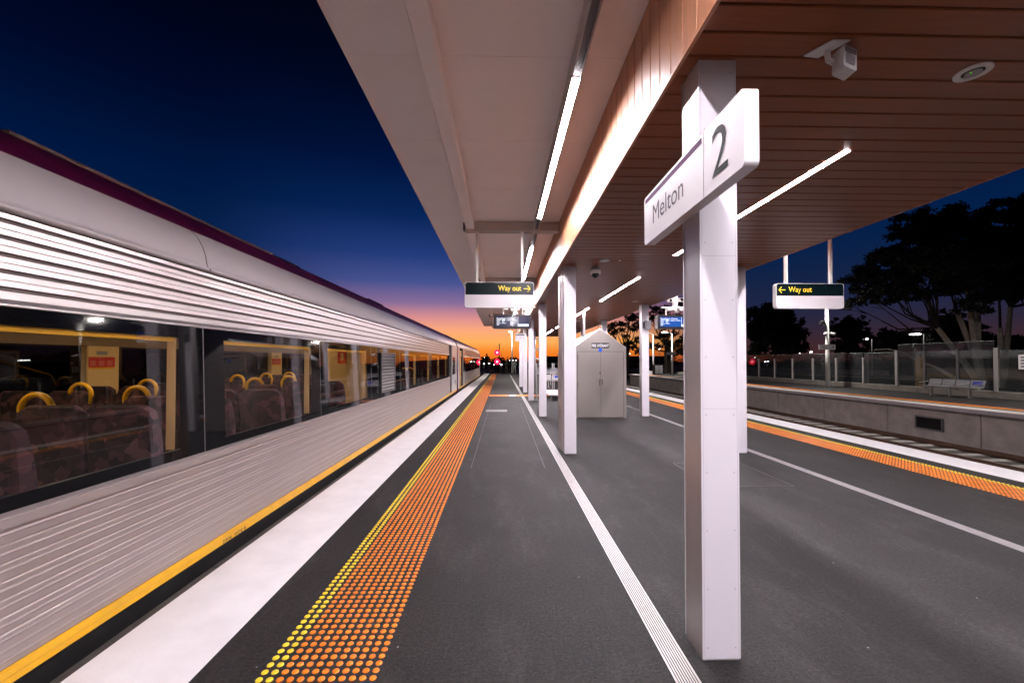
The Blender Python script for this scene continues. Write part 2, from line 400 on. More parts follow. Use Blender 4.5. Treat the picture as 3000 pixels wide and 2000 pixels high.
def tag(o, label=None, cat=None, group=None, kind=None):
    if label: o['label'] = label
    if cat: o['category'] = cat
    if group: o['group'] = group
    if kind: o['kind'] = kind
    return o
def thing(name, loc, label, cat, group=None):
    o = bpy.data.objects.new(name, None); col.objects.link(o); o.location = loc; o.empty_display_size = 0.2
    tag(o, label, cat, group); return o
def copy_tree(o, parent=None):
    c = o.copy(); col.objects.link(c); c.parent = parent
    for ch in [k for k in bpy.data.objects if k.parent is o]: copy_tree(ch, c)
    return c
def rounded(w0, w1, h0, h1, r, corners=(1, 1, 1, 1), n=6):
    """rounded rectangle ring; corners order: bl, br, tr, tl"""
    pts = []
    for (cx, cy, a0, on) in [(w0 + r, h0 + r, 180, corners[0]), (w1 - r, h0 + r, 270, corners[1]), (w1 - r, h1 - r, 0, corners[2]), (w0 + r, h1 - r, 90, corners[3])]:
        if on:
            for i in range(n + 1): a = R(a0 + 90 * i / n); pts.append((cx + r * math.cos(a), cy + r * math.sin(a)))
        else:
            sx = -1 if a0 in (180, 90) else 1; sy = -1 if a0 in (180, 270) else 1
            pts.append((cx + sx * r, cy + sy * r))
    return pts

def text(name, body, m, parent, origin, right, up, width=None, height=None, depth=0.002, bold=0.0):
    """flat raised lettering: origin = lower left corner of the text box, right/up = unit vectors"""
    cu = bpy.data.curves.new(name, 'FONT'); cu.body = body; cu.size = 1.0; cu.offset = bold; cu.extrude = 0.0
    cu.resolution_u = 3
    to = bpy.data.objects.new(name, cu); col.objects.link(to)
    bpy.context.view_layer.update()
    me = bpy.data.meshes.new_from_object(to.evaluated_get(bpy.context.evaluated_depsgraph_get()))
    bpy.data.objects.remove(to, do_unlink=True)
    vs = [v.co.copy() for v in me.vertices]
    x0 = min(v.x for v in vs); x1 = max(v.x for v in vs); y0 = min(v.y for v in vs); y1 = max(v.y for v in vs)
    sx = width / (x1 - x0) if width else None; sy = height / (y1 - y0) if height else None
    if sx is None: sx = sy
    if sy is None: sy = sx
    right = Vector(right); up = Vector(up); nrm = right.cross(up); off = wloc(parent) if parent else Vector((0, 0, 0))
    for v in me.vertices:
        p = Vector(origin) + right * ((v.co.x - x0) * sx) + up * ((v.co.y - y0) * sy) + nrm * depth
        v.co = p - off
    me.materials.clear(); me.materials.append(MATS[m]); me.update()
    o = bpy.data.objects.new(name, me); col.objects.link(o); o.parent = parent
    return o

# ================================================================== GROUND AND TRACKS
YA, YB = -7.0, 50.6          # our platform runs from behind the camera to here
MB().quad((-900, -300, -1.42), (900, -300, -1.42), (900, 2500, -1.42), (-900, 2500, -1.42)).build('ground', 'earth')['kind'] = 'structure'
b = MB(); b.box(7.45, 15.25, YA - 10, 130, -1.40, -1.24); b.box(-9.5, -2.45, YA - 10, 130, -1.40, -1.24)
b.build('ballast', 'ballast')['kind'] = 'structure'
b = MB(); b.box(20.56, 600, -60, 700, -1.41, -0.12); o = b.build('ground', 'grass'); o['kind'] = 'structure'

# our platform
b = MB(); b.box(-2.13, 7.25, YA, YB, -0.16, 0.0); b.box(-1.95, 7.07, YA + 0.1, YB - 0.1, -1.4, -0.16)
b.build('platform', 'asphalt')['kind'] = 'structure'
b = MB(); b.box(-2.126, -1.512, YA, YB, 0.001, 0.004); o = b.build('platform_line', 'white_paint'); o['kind'] = 'structure'
b = MB(); b.box(6.66, 7.246, YA, YB, 0.001, 0.004); o = b.build('platform_line', 'white_paint'); o['kind'] = 'structure'

def edge_strip(x0, x1, label):
    t = thing('rubber_edge_strip', ((x0 + x1) / 2, 0, -0.06), label, 'edge strip', 'rubber gap fillers on the platform edges')
    y = YA + 0.6
    n = 0
    while y < 46 and n < 60:
        MB().box(x0, x1, y, y + 1.194, -0.075, -0.006).build('rubber_block', 'rubber', t); y += 1.2; n += 1
    return t
edge_strip(-2.192, -2.132, 'long black rubber edge strip between the white line and the silver train')

# tactile paving
def tactile(xs, y0, y1, label, yellow, group, near=9.0, seg=(12, 6), vis=None):
    """discrete studs: the hundred nearest in view are parts, the rest one 'stuff' part"""
    t = thing('tactile_strip', (sum(xs) / len(xs), y0, 0), label, 'tactile paving', group)
    rest = MB(); mi = []; made = 0; meshes = {}
    y = y0
    while y < y1:
        for i, x in enumerate(xs):
            yel = i in yellow
            if vis is not None and vis <= y and made < 96:
                if yel not in meshes:
                    o = MB().dome(x, y, 0.0005, 0.0172, 0.0065, 14, 3).build('stud', 'yellow_stud' if yel else 'orange_stud', t, (x, y, 0)); meshes[yel] = o
                else:
                    o = meshes[yel].copy(); col.objects.link(o); o.location = Vector((x, y, 0)) - t.location
                made += 1
            else:
                n = y < near; k = len(rest.f); j = (0.0006 * math.sin(i * 12.9 + y * 78.2))
                rest.dome(x + j, y + j, 0.0005, 0.0172, 0.0065, seg[0] if n else seg[1], 3 if n else 2)
                mi += [1 if yel else 0] * (len(rest.f) - k)
        y += 0.05
    o = rest.build('studs', 'orange_stud', t); o['kind'] = 'stuff'
    o.data.materials.append(MATS['yellow_stud']); o.data.polygons.foreach_set('material_index', mi)
    return t
xsL = [-1.181 + 0.05 * i for i in range(12)]
tactile(xsL, 1.66 - 0.05 * 80, YB - 0.2, 'orange and yellow tactile stud strip beside the train side white edge line', (0, 1), 'tactile stud strips along the platform edges', vis=2.0)
xsR = [6.34 - 0.05 * i for i in range(12)]
tactile(xsR, 3.9 - 0.05 * 120, YB - 0.2, 'orange and yellow tactile stud strip on the side of the empty track', (0, 1), 'tactile stud strips along the platform edges', near=8, vis=4.6)
# cross strip of tactile tiles
t = thing('tactile_tile_band', (1.2, 18.5, 0), 'short orange tactile tile band crossing the platform between the bins and train', 'tactile paving')
for i in range(12):
    x = -0.58 + i * 0.30
    b = MB(); b.box(x, x + 0.292, 18.15, 18.93, 0.001, 0.006)
    for a in range(5):
        for c in range(8): b.dome(x + 0.04 + a * 0.054, 18.24 + c * 0.088, 0.006, 0.014, 0.005, 5, 2)
    b.build('tile', 'sign_white' if i == 3 else 'orange_stud', t)

# slotted drain channels
def drain(x0, x1, label, m='grate_metal'):
    t = thing('drain_channel', ((x0 + x1) / 2, 1.4, 0), label, 'drain', 'slotted drains along the platform')
    MB().box(x0, x1, YA, 50.3, 0.0006, 0.0016).build('channel', 'dark_gap', t)
    b = MB(); n = 9; p = (x1 - x0) / n
    for i in range(n): b.box(x0 + p * i + (0.0 if i == 0 else 0.0032), x0 + p * (i + 1) - (0.0 if i == n - 1 else 0.0032), YA, 50.3, 0.002, 0.005)
    y = YA
    while y < YA:
        b.box(x0 + 0.001, x1 - 0.001, y, y + 0.008, 0.0018, 0.0042); y += 1.0
    b.build('grate', m, t)
drain(0.839, 0.96, 'white slotted drain grate on the asphalt just left of the front column')
drain(4.222, 4.342, 'grey slotted drain line on the asphalt on the right nearer the empty track', 'line_paint')

# service pits in the asphalt
def pit(x0, x1, y0, y1, label, m='hatch', frame='hatch_edge'):
    t = thing('pit_cover', ((x0 + x1) / 2, (y0 + y1) / 2, 0), label, 'pit cover', 'pit covers in the asphalt')
    MB().box(x0, x1, y0, y1, 0.0006, 0.003).build('lid', m, t)
    b = MB(); e = 0.014
    b.box(x0 - e, x1 + e, y0 - e, y0 - 0.002, 0.0005, 0.0045); b.box(x0 - e, x1 + e, y1 + 0.002, y1 + e, 0.0005, 0.0045)
    b.box(x0 - e, x0 - 0.002, y0 - 0.002, y1 + 0.002, 0.0005, 0.0045); b.box(x1 + 0.002, x1 + e, y0 - 0.002, y1 + 0.002, 0.0005, 0.0045)
    b.build('rim', frame, t)
pit(-0.50, 0.15, 12.6, 13.15, 'pale grey pit cover in the asphalt right of the tactile studs', 'pit_pale', 'hatch')
pit(2.6, 3.60, 5.05, 6.2, 'large square pit cover in the asphalt behind the front column', 'asphalt', 'hatch_edge')
b = MB()
for (xa, ya, xb, yb) in [(-0.45, 6.0, -0.42, 15.0), (0.62, 6.0, 0.66, 15.0)]:
    b.quad((xa - 0.004, ya, 0.0012), (xa + 0.004, ya, 0.0012), (xb + 0.004, yb, 0.0012), (xb - 0.004, yb, 0.0012))
o = b.build('platform_joint', 'hatch_edge'); o['kind'] = 'structure'

# railway tracks
def track(xc, y0, y1, label, n_sl):
    t = thing('railway_track', (xc, y0, -1.24), label, 'track', 'railway tracks')
    for s in (-0.8, 0.8):
        x = xc + s; zt = -1.06
        ring = [(x - 0.075, -1.21), (x + 0.075, -1.21), (x + 0.075, -1.195), (x + 0.012, -1.175), (x + 0.012, zt - 0.04), (x + 0.036, zt - 0.03), (x + 0.036, zt - 0.004),
                (x - 0.036, zt - 0.004), (x - 0.036, zt - 0.03), (x - 0.012, zt - 0.04), (x - 0.012, -1.175), (x - 0.075, -1.195)]
        r = MB().prism(ring, y0, y1, 'y').build('rail', 'rail_rust', t)
        MB().box(x - 0.03, x + 0.03, y0, y1, zt - 0.004, zt).build('running_surface', 'rail_top', r)
    y = y0 + 0.3
    for i in range(n_sl):
        b = MB(); zj = random.uniform(-0.004, 0.004)
        b.bbox(xc - 1.3, xc + 1.3, y, y + 0.24, -1.30, -1.212 + zj, 0.02, 'x'); b.build('sleeper', 'sleeper', t); y += 0.685
    return t
track(13.5, 4, 118, 'brown railed track with pale sleepers below the opposite platform wall', 95)
track(8.95, 2, 118, 'empty track hidden below the right edge of the island platform', 20)
track(-3.78, -9, 125, 'track under the silver train running past the platform end', 20)

# opposite platform
b = MB(); b.box(15.12, 20.58, YA, 48.6, -0.10, -0.004); b.build('platform', 'asphalt')['kind'] = 'structure'
t = thing('platform_wall', (15.2, 17, -1.4), 'grey concrete platform wall of joined panels facing the empty track', 'wall')
ys = [YA, -3.3, -0.1, 3.1, 6.3, 9.5, 12.70, 15.85, 19.05, 22.25, 25.45, 28.65, 31.85, 35.05, 38.25, 41.45, 44.65, 48.5]
for a, c in zip(ys[:-1], ys[1:]):
    MB().bbox(15.1, 15.24, a + 0.012, c - 0.012, -1.38, -0.22, 0.012, 'z').build('wall_panel', 'concrete', t)
    b = MB(); b.box(15.085, 15.22, a + 0.02, c - 0.02, -0.214, -0.125); b.build('ledge', 'concrete_dark', t)
MB().box(15.24, 15.3, YA, 48.5, -1.38, -0.12).build('backing', 'concrete_dark', t)
b = MB(); y = YA
while y < 48.4:
    b.box(15.0, 15.62, y, min(48.6, y + 2.39), -0.118, 0.004); y += 2.4
b.build('coping', 'concrete_light', t)
g = MB(); g.box(15.06, 15.096, 13.80, 14.72, -0.87, -0.43); gr = g.build('grille', 'camera_black', t)
b = MB()
b.box(15.045, 15.058, 13.78, 13.83, -0.89, -0.41); b.box(15.045, 15.058, 14.69, 14.74, -0.89, -0.41)
b.box(15.045, 15.058, 13.83, 14.69, -0.46, -0.41); b.box(15.045, 15.058, 13.83, 14.69, -0.89, -0.84)
b.build('grille_frame', 'speaker_grey', gr)
t = tactile([16.02 + 0.05 * i for i in range(12)], 10.0, 48, 'orange tactile stud strip on the dim opposite platform', (0,), 'tactile stud strips along the platform edges', near=0, seg=(6, 6), vis=11.5)
o = MB().box(15.63, 15.78, YA, 48.4, -0.003, 0.001).build('platform_line', 'line_paint'); o['kind'] = 'structure'

# ================================================================== CANOPY
CX = 2.58
COLY = [2.133, 6.87, 11.49, 16.09, 20.3, 24.7]
SOF = 3.14; CEIL = 3.86; XS0, XS1 = 0.945, 4.285
YE0, YE1 = -6.5, 26.75
can = thing('platform_canopy', (CX, 10, SOF), 'long platform canopy with timber look soffit and pale side wings', 'canopy')
b = MB(); y = YE1
P = 0.1565
y = 1.792 - 60 * P
while y < YE1 - 0.02:
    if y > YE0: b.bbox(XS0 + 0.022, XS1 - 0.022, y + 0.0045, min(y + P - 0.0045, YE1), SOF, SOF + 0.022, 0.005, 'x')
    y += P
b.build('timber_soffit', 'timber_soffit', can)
MB().box(XS0 + 0.02, XS1 - 0.02, YE0, YE1, SOF + 0.0225, SOF + 0.06).build('soffit_backing', 'dark_gap', can)
for x0, x1 in ((XS0, XS0 + 0.02), (XS1 - 0.02, XS1)):
    MB().box(x0, x1, YE0, YE1, SOF - 0.004, SOF + 0.02).build('soffit_trim', 'timber_fascia', can)
for sgn, xf in ((1, XS0), (-1, XS1)):
    b = MB(); y = 1.8 - 60 * P
    while y < YE1 - 0.02:
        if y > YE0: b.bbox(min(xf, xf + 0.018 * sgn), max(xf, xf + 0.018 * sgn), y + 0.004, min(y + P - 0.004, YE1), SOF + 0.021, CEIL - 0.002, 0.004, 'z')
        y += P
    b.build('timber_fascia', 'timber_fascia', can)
    MB().box(min(xf + 0.019 * sgn, xf + 0.06 * sgn), max(xf + 0.019 * sgn, xf + 0.06 * sgn), YE0, YE1, SOF + 0.061, CEIL - 0.002).build('fascia_backing', 'dark_gap', can)
MB().box(XS0 + 0.03, XS1 - 0.03, YE1 + 0.001, YE1 + 0.02, SOF, CEIL).build('end_board', 'timber_soffit', can)
MB().box(-1.10, 6.04, YE0, 27.4, CEIL + 0.045, CEIL + 0.30).build('roof', 'canopy_beam', can)
def wing(sgn, xin, xout):
    # ceiling sheets with fine joints
    b = MB(); y = YE0
    xa, xb = min(xin, xout), max(xin, xout)
    while y < 27.3:
        y2 = min(y + 1.2, 27.4); b.box(xa, xb, y + 0.002, y2 - 0.002, CEIL, CEIL + 0.02); y = y2
    b.build('ceiling_panel', 'canopy_panel', can)
    MB().box(xa, xb, YE0, 27.4, CEIL + 0.021, CEIL + 0.04).build('ceiling_backing', 'canopy_beam', can)
    xe = xout; e0, e1 = (xe - 0.05, xe) if sgn > 0 else (xe, xe + 0.05)
    MB().box(e0, e1, YE0, 27.45, CEIL - 0.002, CEIL + 0.24).build('edge_trim', 'canopy_panel', can)
    # longitudinal purlin and cross beams
    xp = -0.53 if sgn > 0 else 2 * CX + 0.53
    MB().bbox(xp - 0.07, xp + 0.07, YE0, 27.4, 3.73, CEIL - 0.001, 0.008).build('purlin', 'canopy_panel', can)
    for yc in [-2.5] + COLY[1:] + [27.25]:
        xi = xin - 0.002 * sgn
        bx = MB(); bx.bbox(min(xp - 0.08 * sgn, xi), max(xp - 0.08 * sgn, xi), yc - 0.07, yc + 0.08, 3.70, CEIL - 0.002, 0.006, 'x'); o = bx.build('cross_beam', 'canopy_beam', can)
        MB().box(xp - 0.10 * sgn - 0.018, xp - 0.10 * sgn + 0.018, yc - 0.05, yc + 0.06, 3.72, 3.84).build('beam_end', 'beam_dark', o)
    # channel that carries the strip lights
    xl = 0.565 if sgn > 0 else 2 * CX - 0.565
    b = MB(); b.box(xl - 0.038, xl - 0.030, YE0, 27.1, 3.70, CEIL - 0.001); b.box(xl + 0.030, xl + 0.038, YE0, 27.1, 3.70, CEIL - 0.001)
    b.build('light_channel', 'canopy_beam', can)
    MB().box(xl - 0.0295, xl + 0.0295, YE0, 27.1, 3.735, 3.75).build('channel_inside', 'beam_dark', can)
    return xl
XL = wing(1, XS0 - 0.001, -1.14)
XR = wing(-1, XS1 + 0.001, 6.08)

# strip lights
spans = [(-6.2, -3.2), (-1.55, 1.55), (3.12, 6.24), (7.86, 10.97), (12.48, 15.6), (17.1, 20.0), (21.4, 24.4)]
ordn = ['behind the photographer', 'over the photographer', 'nearest in the photo', 'second from the camera', 'third from the camera', 'fourth from the camera', 'farthest from the camera']
def lamp_row(xc, z, hw, where, wid, group, soffit):
    proto = None
    for i, (a, c) in enumerate(spans):
        if soffit: a, c = a - 0.08, c - 0.10
        lab = '%s white strip light, %s' % (where, ordn[i])
        ln = c - a
        t = thing('strip_light', (xc, a, z), lab, 'strip light', group)
        MB().box(xc - hw, xc + hw, a, c, z - 0.001, z + 0.002).build('diffuser', 'strip_glow', t)
        if soffit:
            b = MB(); b.box(xc - hw - 0.012, xc - hw - 0.001, a - 0.01, c + 0.01, SOF - 0.005, SOF + 0.0); b.box(xc + hw + 0.001, xc + hw + 0.012, a - 0.01, c + 0.01, SOF - 0.005, SOF + 0.0)
            b.build('trim', 'camera_white', t)
        else:
            MB().box(xc - hw, xc + hw, a, c, z + 0.003, z + 0.02).build('housing', 'camera_white', t)
lamp_row(XL, 3.715, 0.026, 'train side canopy', 0.05, 'strip lights under the train side wing', False)
lamp_row(XR, 3.715, 0.026, 'track side canopy', 0.05, 'strip lights under the track side wing', False)
lamp_row(2.605, SOF - 0.003, 0.026, 'timber soffit', 0.05, 'strip lights set in the timber soffit', True)

# columns
def make_column(x, y, rivets, label):
    t = thing('canopy_column', (x + 0.1, y + 0.1, 0), label, 'column', 'square columns under the canopy')
    MB().bbox(x + 0.003, x + 0.197, y + 0.004, y + 0.196, -0.001 + 0.002, SOF + 0.01, 0.004, 'z').build('column_body', 'column_side', t)
    p = MB().bbox(x, x + 0.20, y - 0.002, y + 0.0035, 0.012, SOF - 0.001, 0.001, 'z').build('face_plate', 'column_plate', t)
    q = MB().bbox(x, x + 0.20, y + 0.1965, y + 0.202, 0.012, SOF - 0.001, 0.001, 'z').build('face_plate', 'column_plate', t)
    if rivets:
        z = 0.07
        while z < 3.1:
            for xx in (x + 0.028, x + 0.172):
                MB().disc((xx, y - 0.003, z), 0.0042, 'y', 8, 0.003).build('rivet', 'rivet', p)
            z += 0.30
        for z in (1.30, 2.1):
            MB().box(x + 0.012, x + 0.188, y - 0.0027, y - 0.0021, z, z + 0.002).build('joint', 'joint_line', p)
        for xx in (x + 0.010, x + 0.1895):
            MB().box(xx, xx + 0.0016, y - 0.0027, y - 0.0021, 0.02, SOF - 0.01).build('joint', 'joint_line', p)
    return t
c0 = make_column(1.036, COLY[0], True, 'large white square column in the foreground carrying the Melton 2 sign')
labsL = ['white square column left of the fire hydrant cabinet', 'white square column second behind the hydrant side column in the train side row',
         'white square column third behind the hydrant side column, beside the steel post', 'white column behind the hanging screen, fifth in the train side row',
         'farthest white column of the train side row']
c1 = make_column(1.036, COLY[1], False, labsL[0]); c0b = c1
for i in range(2, 6):
    c = copy_tree(c1); c.location = (1.136, COLY[i] + 0.1, 0); c['label'] = labsL[i - 1]
labsR = ['white square column directly behind the foreground column on its right', 'white square column with the grey speaker right of the hydrant cabinet',
         'white square column whose top shows above the hydrant cabinet', 'white column hidden behind the hydrant cabinet in the track side row', 'farthest white column of the track side row']
for i in range(1, 6):
    c = copy_tree(c0b); c.location = (4.02, COLY[i] + 0.1, 0); c['label'] = labsR[i - 1]

dp = MB().bbox(1.022, 1.19, 7.075, 7.24, 0.004, SOF - 0.002, 0.004, 'z').bbox(1.012, 1.16, 7.243, 7.40, 0.004, SOF - 0.002, 0.004, 'z').build('pipe_casing', 'stainless', c1)

# ================================================================== SIGNS
# station name sign on the foreground column
sx = 0.973; sy0, sy1 = 1.622, 2.785; sz0, sz1 = 2.335, 2.655
t = thing('platform_sign', (1.0, 2.2, sz0), 'white sign reading Melton 2 with purple bar on the foreground column', 'sign')
ring = rounded(sy0, sy1, sz0, sz1, 0.022)
b = MB().prism(ring, sx, 1.034, 'x'); body = b.build('sign_panel', 'sign_white', t)
MB().box(1.0345, 1.0385, 2.16, 2.30, sz0 + 0.03, sz1 - 0.03).build('bracket', 'pole_grey', t)
f = sx - 0.0012
MB().box(f, sx - 0.0002, sy0 + 0.335, sy0 + 0.3365, sz0 + 0.003, sz1 - 0.003).build('panel_joint', 'text_faded', body)
MB().box(f, sx - 0.0002, 1.975, 2.765, sz1 - 0.045, sz1 - 0.016).build('purple_bar', 'purple_bar', body)
text('letters', 'Melton', 'text_faded', body, (sx - 0.0002, 2.625, sz0 + 0.098), (0, -1, 0), (0, 0, 1), width=0.445, height=0.118, depth=0.0012)
text('numeral', '2', 'text_grey', body, (sx - 0.0002, 1.876, sz0 + 0.056), (0, -1, 0), (0, 0, 1), width=0.136, height=0.215, depth=0.0012)

def arrow(xc, z, s, d, y, parent):
    """outline arrow, d = +1 points right"""
    b = MB(); w = 0.11 * s
    def seg(a, c):
        a = Vector(a); c = Vector(c); n = (c - a).normalized(); q = Vector((-n.y, n.x)) * w / 2
        b.poly([(xc + d * (a + q).x, y, z + (a + q).y), (xc + d * (c + q).x, y, z + (c + q).y), (xc + d * (c - q).x, y, z + (c - q).y), (xc + d * (a - q).x, y, z + (a - q).y)])
    seg((-0.5 * s, 0), (0.44 * s, 0)); seg((0.08 * s, 0.45 * s), (0.5 * s, -0.03 * s)); seg((0.08 * s, -0.45 * s), (0.5 * s, 0.03 * s))
    b2 = MB(); b2.v = b.v; b2.f = b.f
    return b2.build('arrow', 'sign_yellow', parent)
def wayout(x0, x1, y, left, label):
    z0, z1 = 2.435, 2.862; th = 0.085
    t = thing('hanging_sign', ((x0 + x1) / 2, y, z0), label, 'sign', 'way out signs hanging from the canopy')
    bd = MB().prism(rounded(x0, x1, z0, z1, 0.045, (1, 1, 1, 1)), y, y + th, 'y').build('sign_box', 'sign_white', t)
    zm = z0 + 0.215
    MB().prism(rounded(x0 + 0.012, x1 - 0.012, zm, z1 - 0.008, 0.034, (0, 0, 1, 1)), y - 0.002, y - 0.0003, 'y').build('dark_panel', 'sign_dark', bd)
    yy = y - 0.0026
    if left:
        arrow(x1 - 0.12, zm + 0.10, 0.115, 1, yy, bd)
        text('letters', 'Way out', 'sign_yellow', bd, (x0 + 0.555, yy, zm + 0.036), (1, 0, 0), (0, 0, 1), width=0.385, height=0.118, depth=0.0006, bold=0.012)
    else:
        arrow(x0 + 0.105, zm + 0.10, 0.115, -1, yy, bd)
        text('letters', 'Way out', 'sign_yellow', bd, (x0 + 0.215, yy, zm + 0.036), (1, 0, 0), (0, 0, 1), width=0.40, height=0.118, depth=0.0006, bold=0.012)
    for xr in (x0 + 0.20, x1 - 0.20):
        b = MB(); b.box(xr - 0.02, xr + 0.02, y + 0.02, y + 0.065, z1 - 0.01, 3.698); b.build('hanger', 'pole_white', t)
        MB().box(xr - 0.03, xr + 0.03, y + 0.0, y + 0.09, 3.692, 3.699).build('hanger_plate', 'pole_white', t)
wayout(-0.622, 0.533, 6.85, True, 'hanging Way out sign with arrow to the right over the train side')
wayout(4.628, 5.80, 6.85, False, 'hanging Way out sign with arrow to the left over the track side')

# passenger information displays with camera brackets
def display(x0, x1, y, blue, label, cams):
    z0, z1 = 2.452, 2.832
    t = thing('information_display', ((x0 + x1) / 2, y, z0), label, 'display', 'departure displays hanging from the canopy')
    bd = MB().bbox(x0, x1, y, y + 0.21, z0, z1, 0.008).build('display_case', 'screen_case', t)
    MB().box(x0 - 0.004, x0 - 0.0006, y + 0.012, y + 0.2, z0 + 0.01, z1 - 0.01).build('side_cover', 'case_side', bd)
    w = x1 - x0; X0 = x0 + 0.07 * w; X1 = x1 - 0.065 * w; Z0 = z0 + 0.06; Z1 = z1 - 0.055
    MB().box(X0, X1, y - 0.003, y - 0.0005, Z0, Z1).build('screen', 'display_blue' if blue else 'display_dark', bd)
    yy = y - 0.0045
    text('destination', 'Southern Cross', 'screen_text', bd, (X0 + 0.008, yy + 0.001, Z1 - 0.068), (1, 0, 0), (0, 0, 1), width=0.48, height=0.048, depth=0.0005, bold=0.01)
    b = MB(); rnd = random.Random(4)
    def bar(a, c, za, zb): b.quad((a, yy, za), (c, yy, za), (c, yy, zb), (a, yy, zb))
    bar(X0 + 0.008, X0 + 0.13, Z1 - 0.092, Z1 - 0.080); bar(X0 + 0.15, X0 + 0.24, Z1 - 0.102, Z1 - 0.078)
    for k in range(6):
        z = Z1 - 0.108 - 0.024 * k
        bar(X0 + 0.008, X0 + 0.008 + [0.09, 0.1, 0.075, 0.125, 0.08, 0.06][k], z - 0.009, z)
        if k < 4: bar(X0 + 0.15, X0 + 0.15 + [0.075, 0.07, 0.08, 0.12][k], z - 0.009, z)
    for a, c in ((0.30, 0.345), (0.352, 0.40), (0.45, 0.485), (0.492, 0.555)): bar(X0 + a, X0 + c, Z1 - 0.096, Z1 - 0.086)
    b.build('timetable_text', 'screen_text', bd)
    xd = X0 + 0.66 * (X1 - X0)
    b = MB(); b.quad((xd, yy, Z0), (xd + 0.008, yy, Z0), (xd + 0.008, yy, Z1), (xd, yy, Z1)); b.quad((X0 + 0.24, yy, Z1 - 0.109), (xd - 0.0, yy, Z1 - 0.109), (xd, yy, Z1 - 0.104), (X0 + 0.24, yy, Z1 - 0.104))
    b.quad((xd + 0.0085, yy, Z0), (X1 - 0.003, yy, Z0), (X1 - 0.003, yy, Z0 + 0.062), (xd + 0.0085, yy, Z0 + 0.062))
    b.build('white_panel', 'screen_text', bd)
    xm = (x0 + x1) / 2
    # support frame
    for xr in (x0 + 0.27, x1 - 0.24):
        MB().box(xr - 0.016, xr + 0.016, y + 0.08, y + 0.112, z1, 3.035).build('hanger', 'pole_white', t)
        MB().box(xr - 0.035, xr + 0.035, y + 0.05, y + 0.14, z1 - 0.001, z1 + 0.006).build('foot', 'pole_white', t)
    MB().bbox(x0 + 0.12, x1 + 0.12, y + 0.045, y + 0.145, 3.036, 3.078, 0.006, 'x').build('cross_bar', 'pole_white', t)
    b = MB(); b.box(xm - 0.055, xm + 0.075, y + 0.05, y + 0.14, 3.079, 3.70); b.build('drop_post', 'pole_white', t)
    b = MB(); b.prism([(xm - 0.13, 3.0785), (xm + 0.15, 3.0785), (xm + 0.08, 3.105), (xm - 0.06, 3.105)], y + 0.044, y + 0.0495, 'y'); b.build('gusset', 'pole_white', t)
    for k, xx in enumerate((x0 + 0.30, x0 + 0.46, x0 + 0.63, x0 + 0.78)):
        c = MB().bbox(xx, xx + 0.10, y + 0.0 + 0.03 * (k % 2), y + 0.16, 2.965, 3.034, 0.012).build('junction_box', 'camera_white', t)
    cm = MB().sphere((xm + 0.02, y + 0.02, 2.93), 0.05).build('dome_camera', 'case_side', t, smooth=True)
    MB().tube([(xm + 0.02, y + 0.02, 2.965), (xm + 0.02, y + 0.02, 3.036)], 0.02, 10).build('stem', 'camera_white', cm)
    # two bullet cameras on the drop post
    for s, zc in ((-1, 3.25), (1, 3.27)):
        xa = xm + 0.01 + s * 0.07
        cb = MB(); cb.bbox(min(xa, xa + s * 0.15), max(xa, xa + s * 0.15), y + 0.0, y + 0.11, zc - 0.055, zc + 0.055, 0.02, 'x'); o = cb.build('cctv_camera', 'camera_white', t)
        MB().disc((xa + s * 0.09, y - 0.004, zc), 0.035, 'y', 14, 0.008).build('lens', 'camera_black', o)
display(-0.232, 0.806, 11.45, False, 'hanging departure display reading Southern Cross below the train side Way out sign', True)
display(4.36, 5.40, 11.45, True, 'bright blue departure display reading Southern Cross beside the foreground column', True)

# white boxes hanging farther back
def whitebox(p, label):
    x0, x1, y, z0, z1 = p
    t = thing('hanging_sign', ((x0 + x1) / 2, y, z0), label, 'sign', 'blank light boxes hanging farther back')
    MB().prism(rounded(x0, x1, z0, z1, 0.02), y, y + 0.09, 'y').build('sign_box', 'sign_white', t)
    MB().box(x0 - 0.01, x1 + 0.02, y + 0.0, y + 0.09, z1 + 0.045, z1 + 0.08).build('top_bar', 'pole_white', t)
    b = MB(); b.box(x0 + 0.02, x1 - 0.03, y + 0.02, y + 0.07, z1 + 0.0, z1 + 0.045); b.build('fixing', 'screen_case', t)
    for xr in (x0 + 0.08, x1 - 0.08):
        MB().box(xr - 0.015, xr + 0.015, y + 0.03, y + 0.06, z1 + 0.08, 3.86).build('hanger', 'pole_white', t)
whitebox((0.585, 1.0, 17.9, 2.41, 2.66), 'blank white light box under the train side screen by the far columns')
whitebox((4.15, 4.58, 17.9, 2.40, 2.70), 'blank white light box showing right of the hydrant cabinet peak')

# ================================================================== SOFFIT FITTINGS
t = thing('motion_sensor', (1.75, 2.05, SOF), 'white box sensor on an angled bracket under the timber soffit', 'sensor')
pl = MB()
pl.prism([(1.566, 2.083), (1.632, 1.972), (1.720, 1.974), (1.650, 2.094)], SOF - 0.010, SOF - 0.003, 'z'); pl.build('mounting_plate', 'camera_white', t)
MB().tube([(1.655, 2.04, SOF - 0.01), (1.665, 2.045, SOF - 0.055), (1.72, 2.05, SOF - 0.075)], 0.014, 10).build('bracket_arm', 'camera_white', t)
M = Matrix.Translation((1.728, 2.02, SOF - 0.085)) @ Matrix.Rotation(R(14), 4, 'Y') @ Matrix.Rotation(R(-14), 4, 'X') @ Matrix.Rotation(R(8), 4, 'Z')
bx = MB(); bx.prism(rounded(-0.040, 0.040, -0.072, 0.072, 0.012), -0.03, 0.03, 'y')
bx.v = [tuple(M @ Vector(v)) for v in bx.v]; o = bx.build('sensor_box', 'camera_white', t)
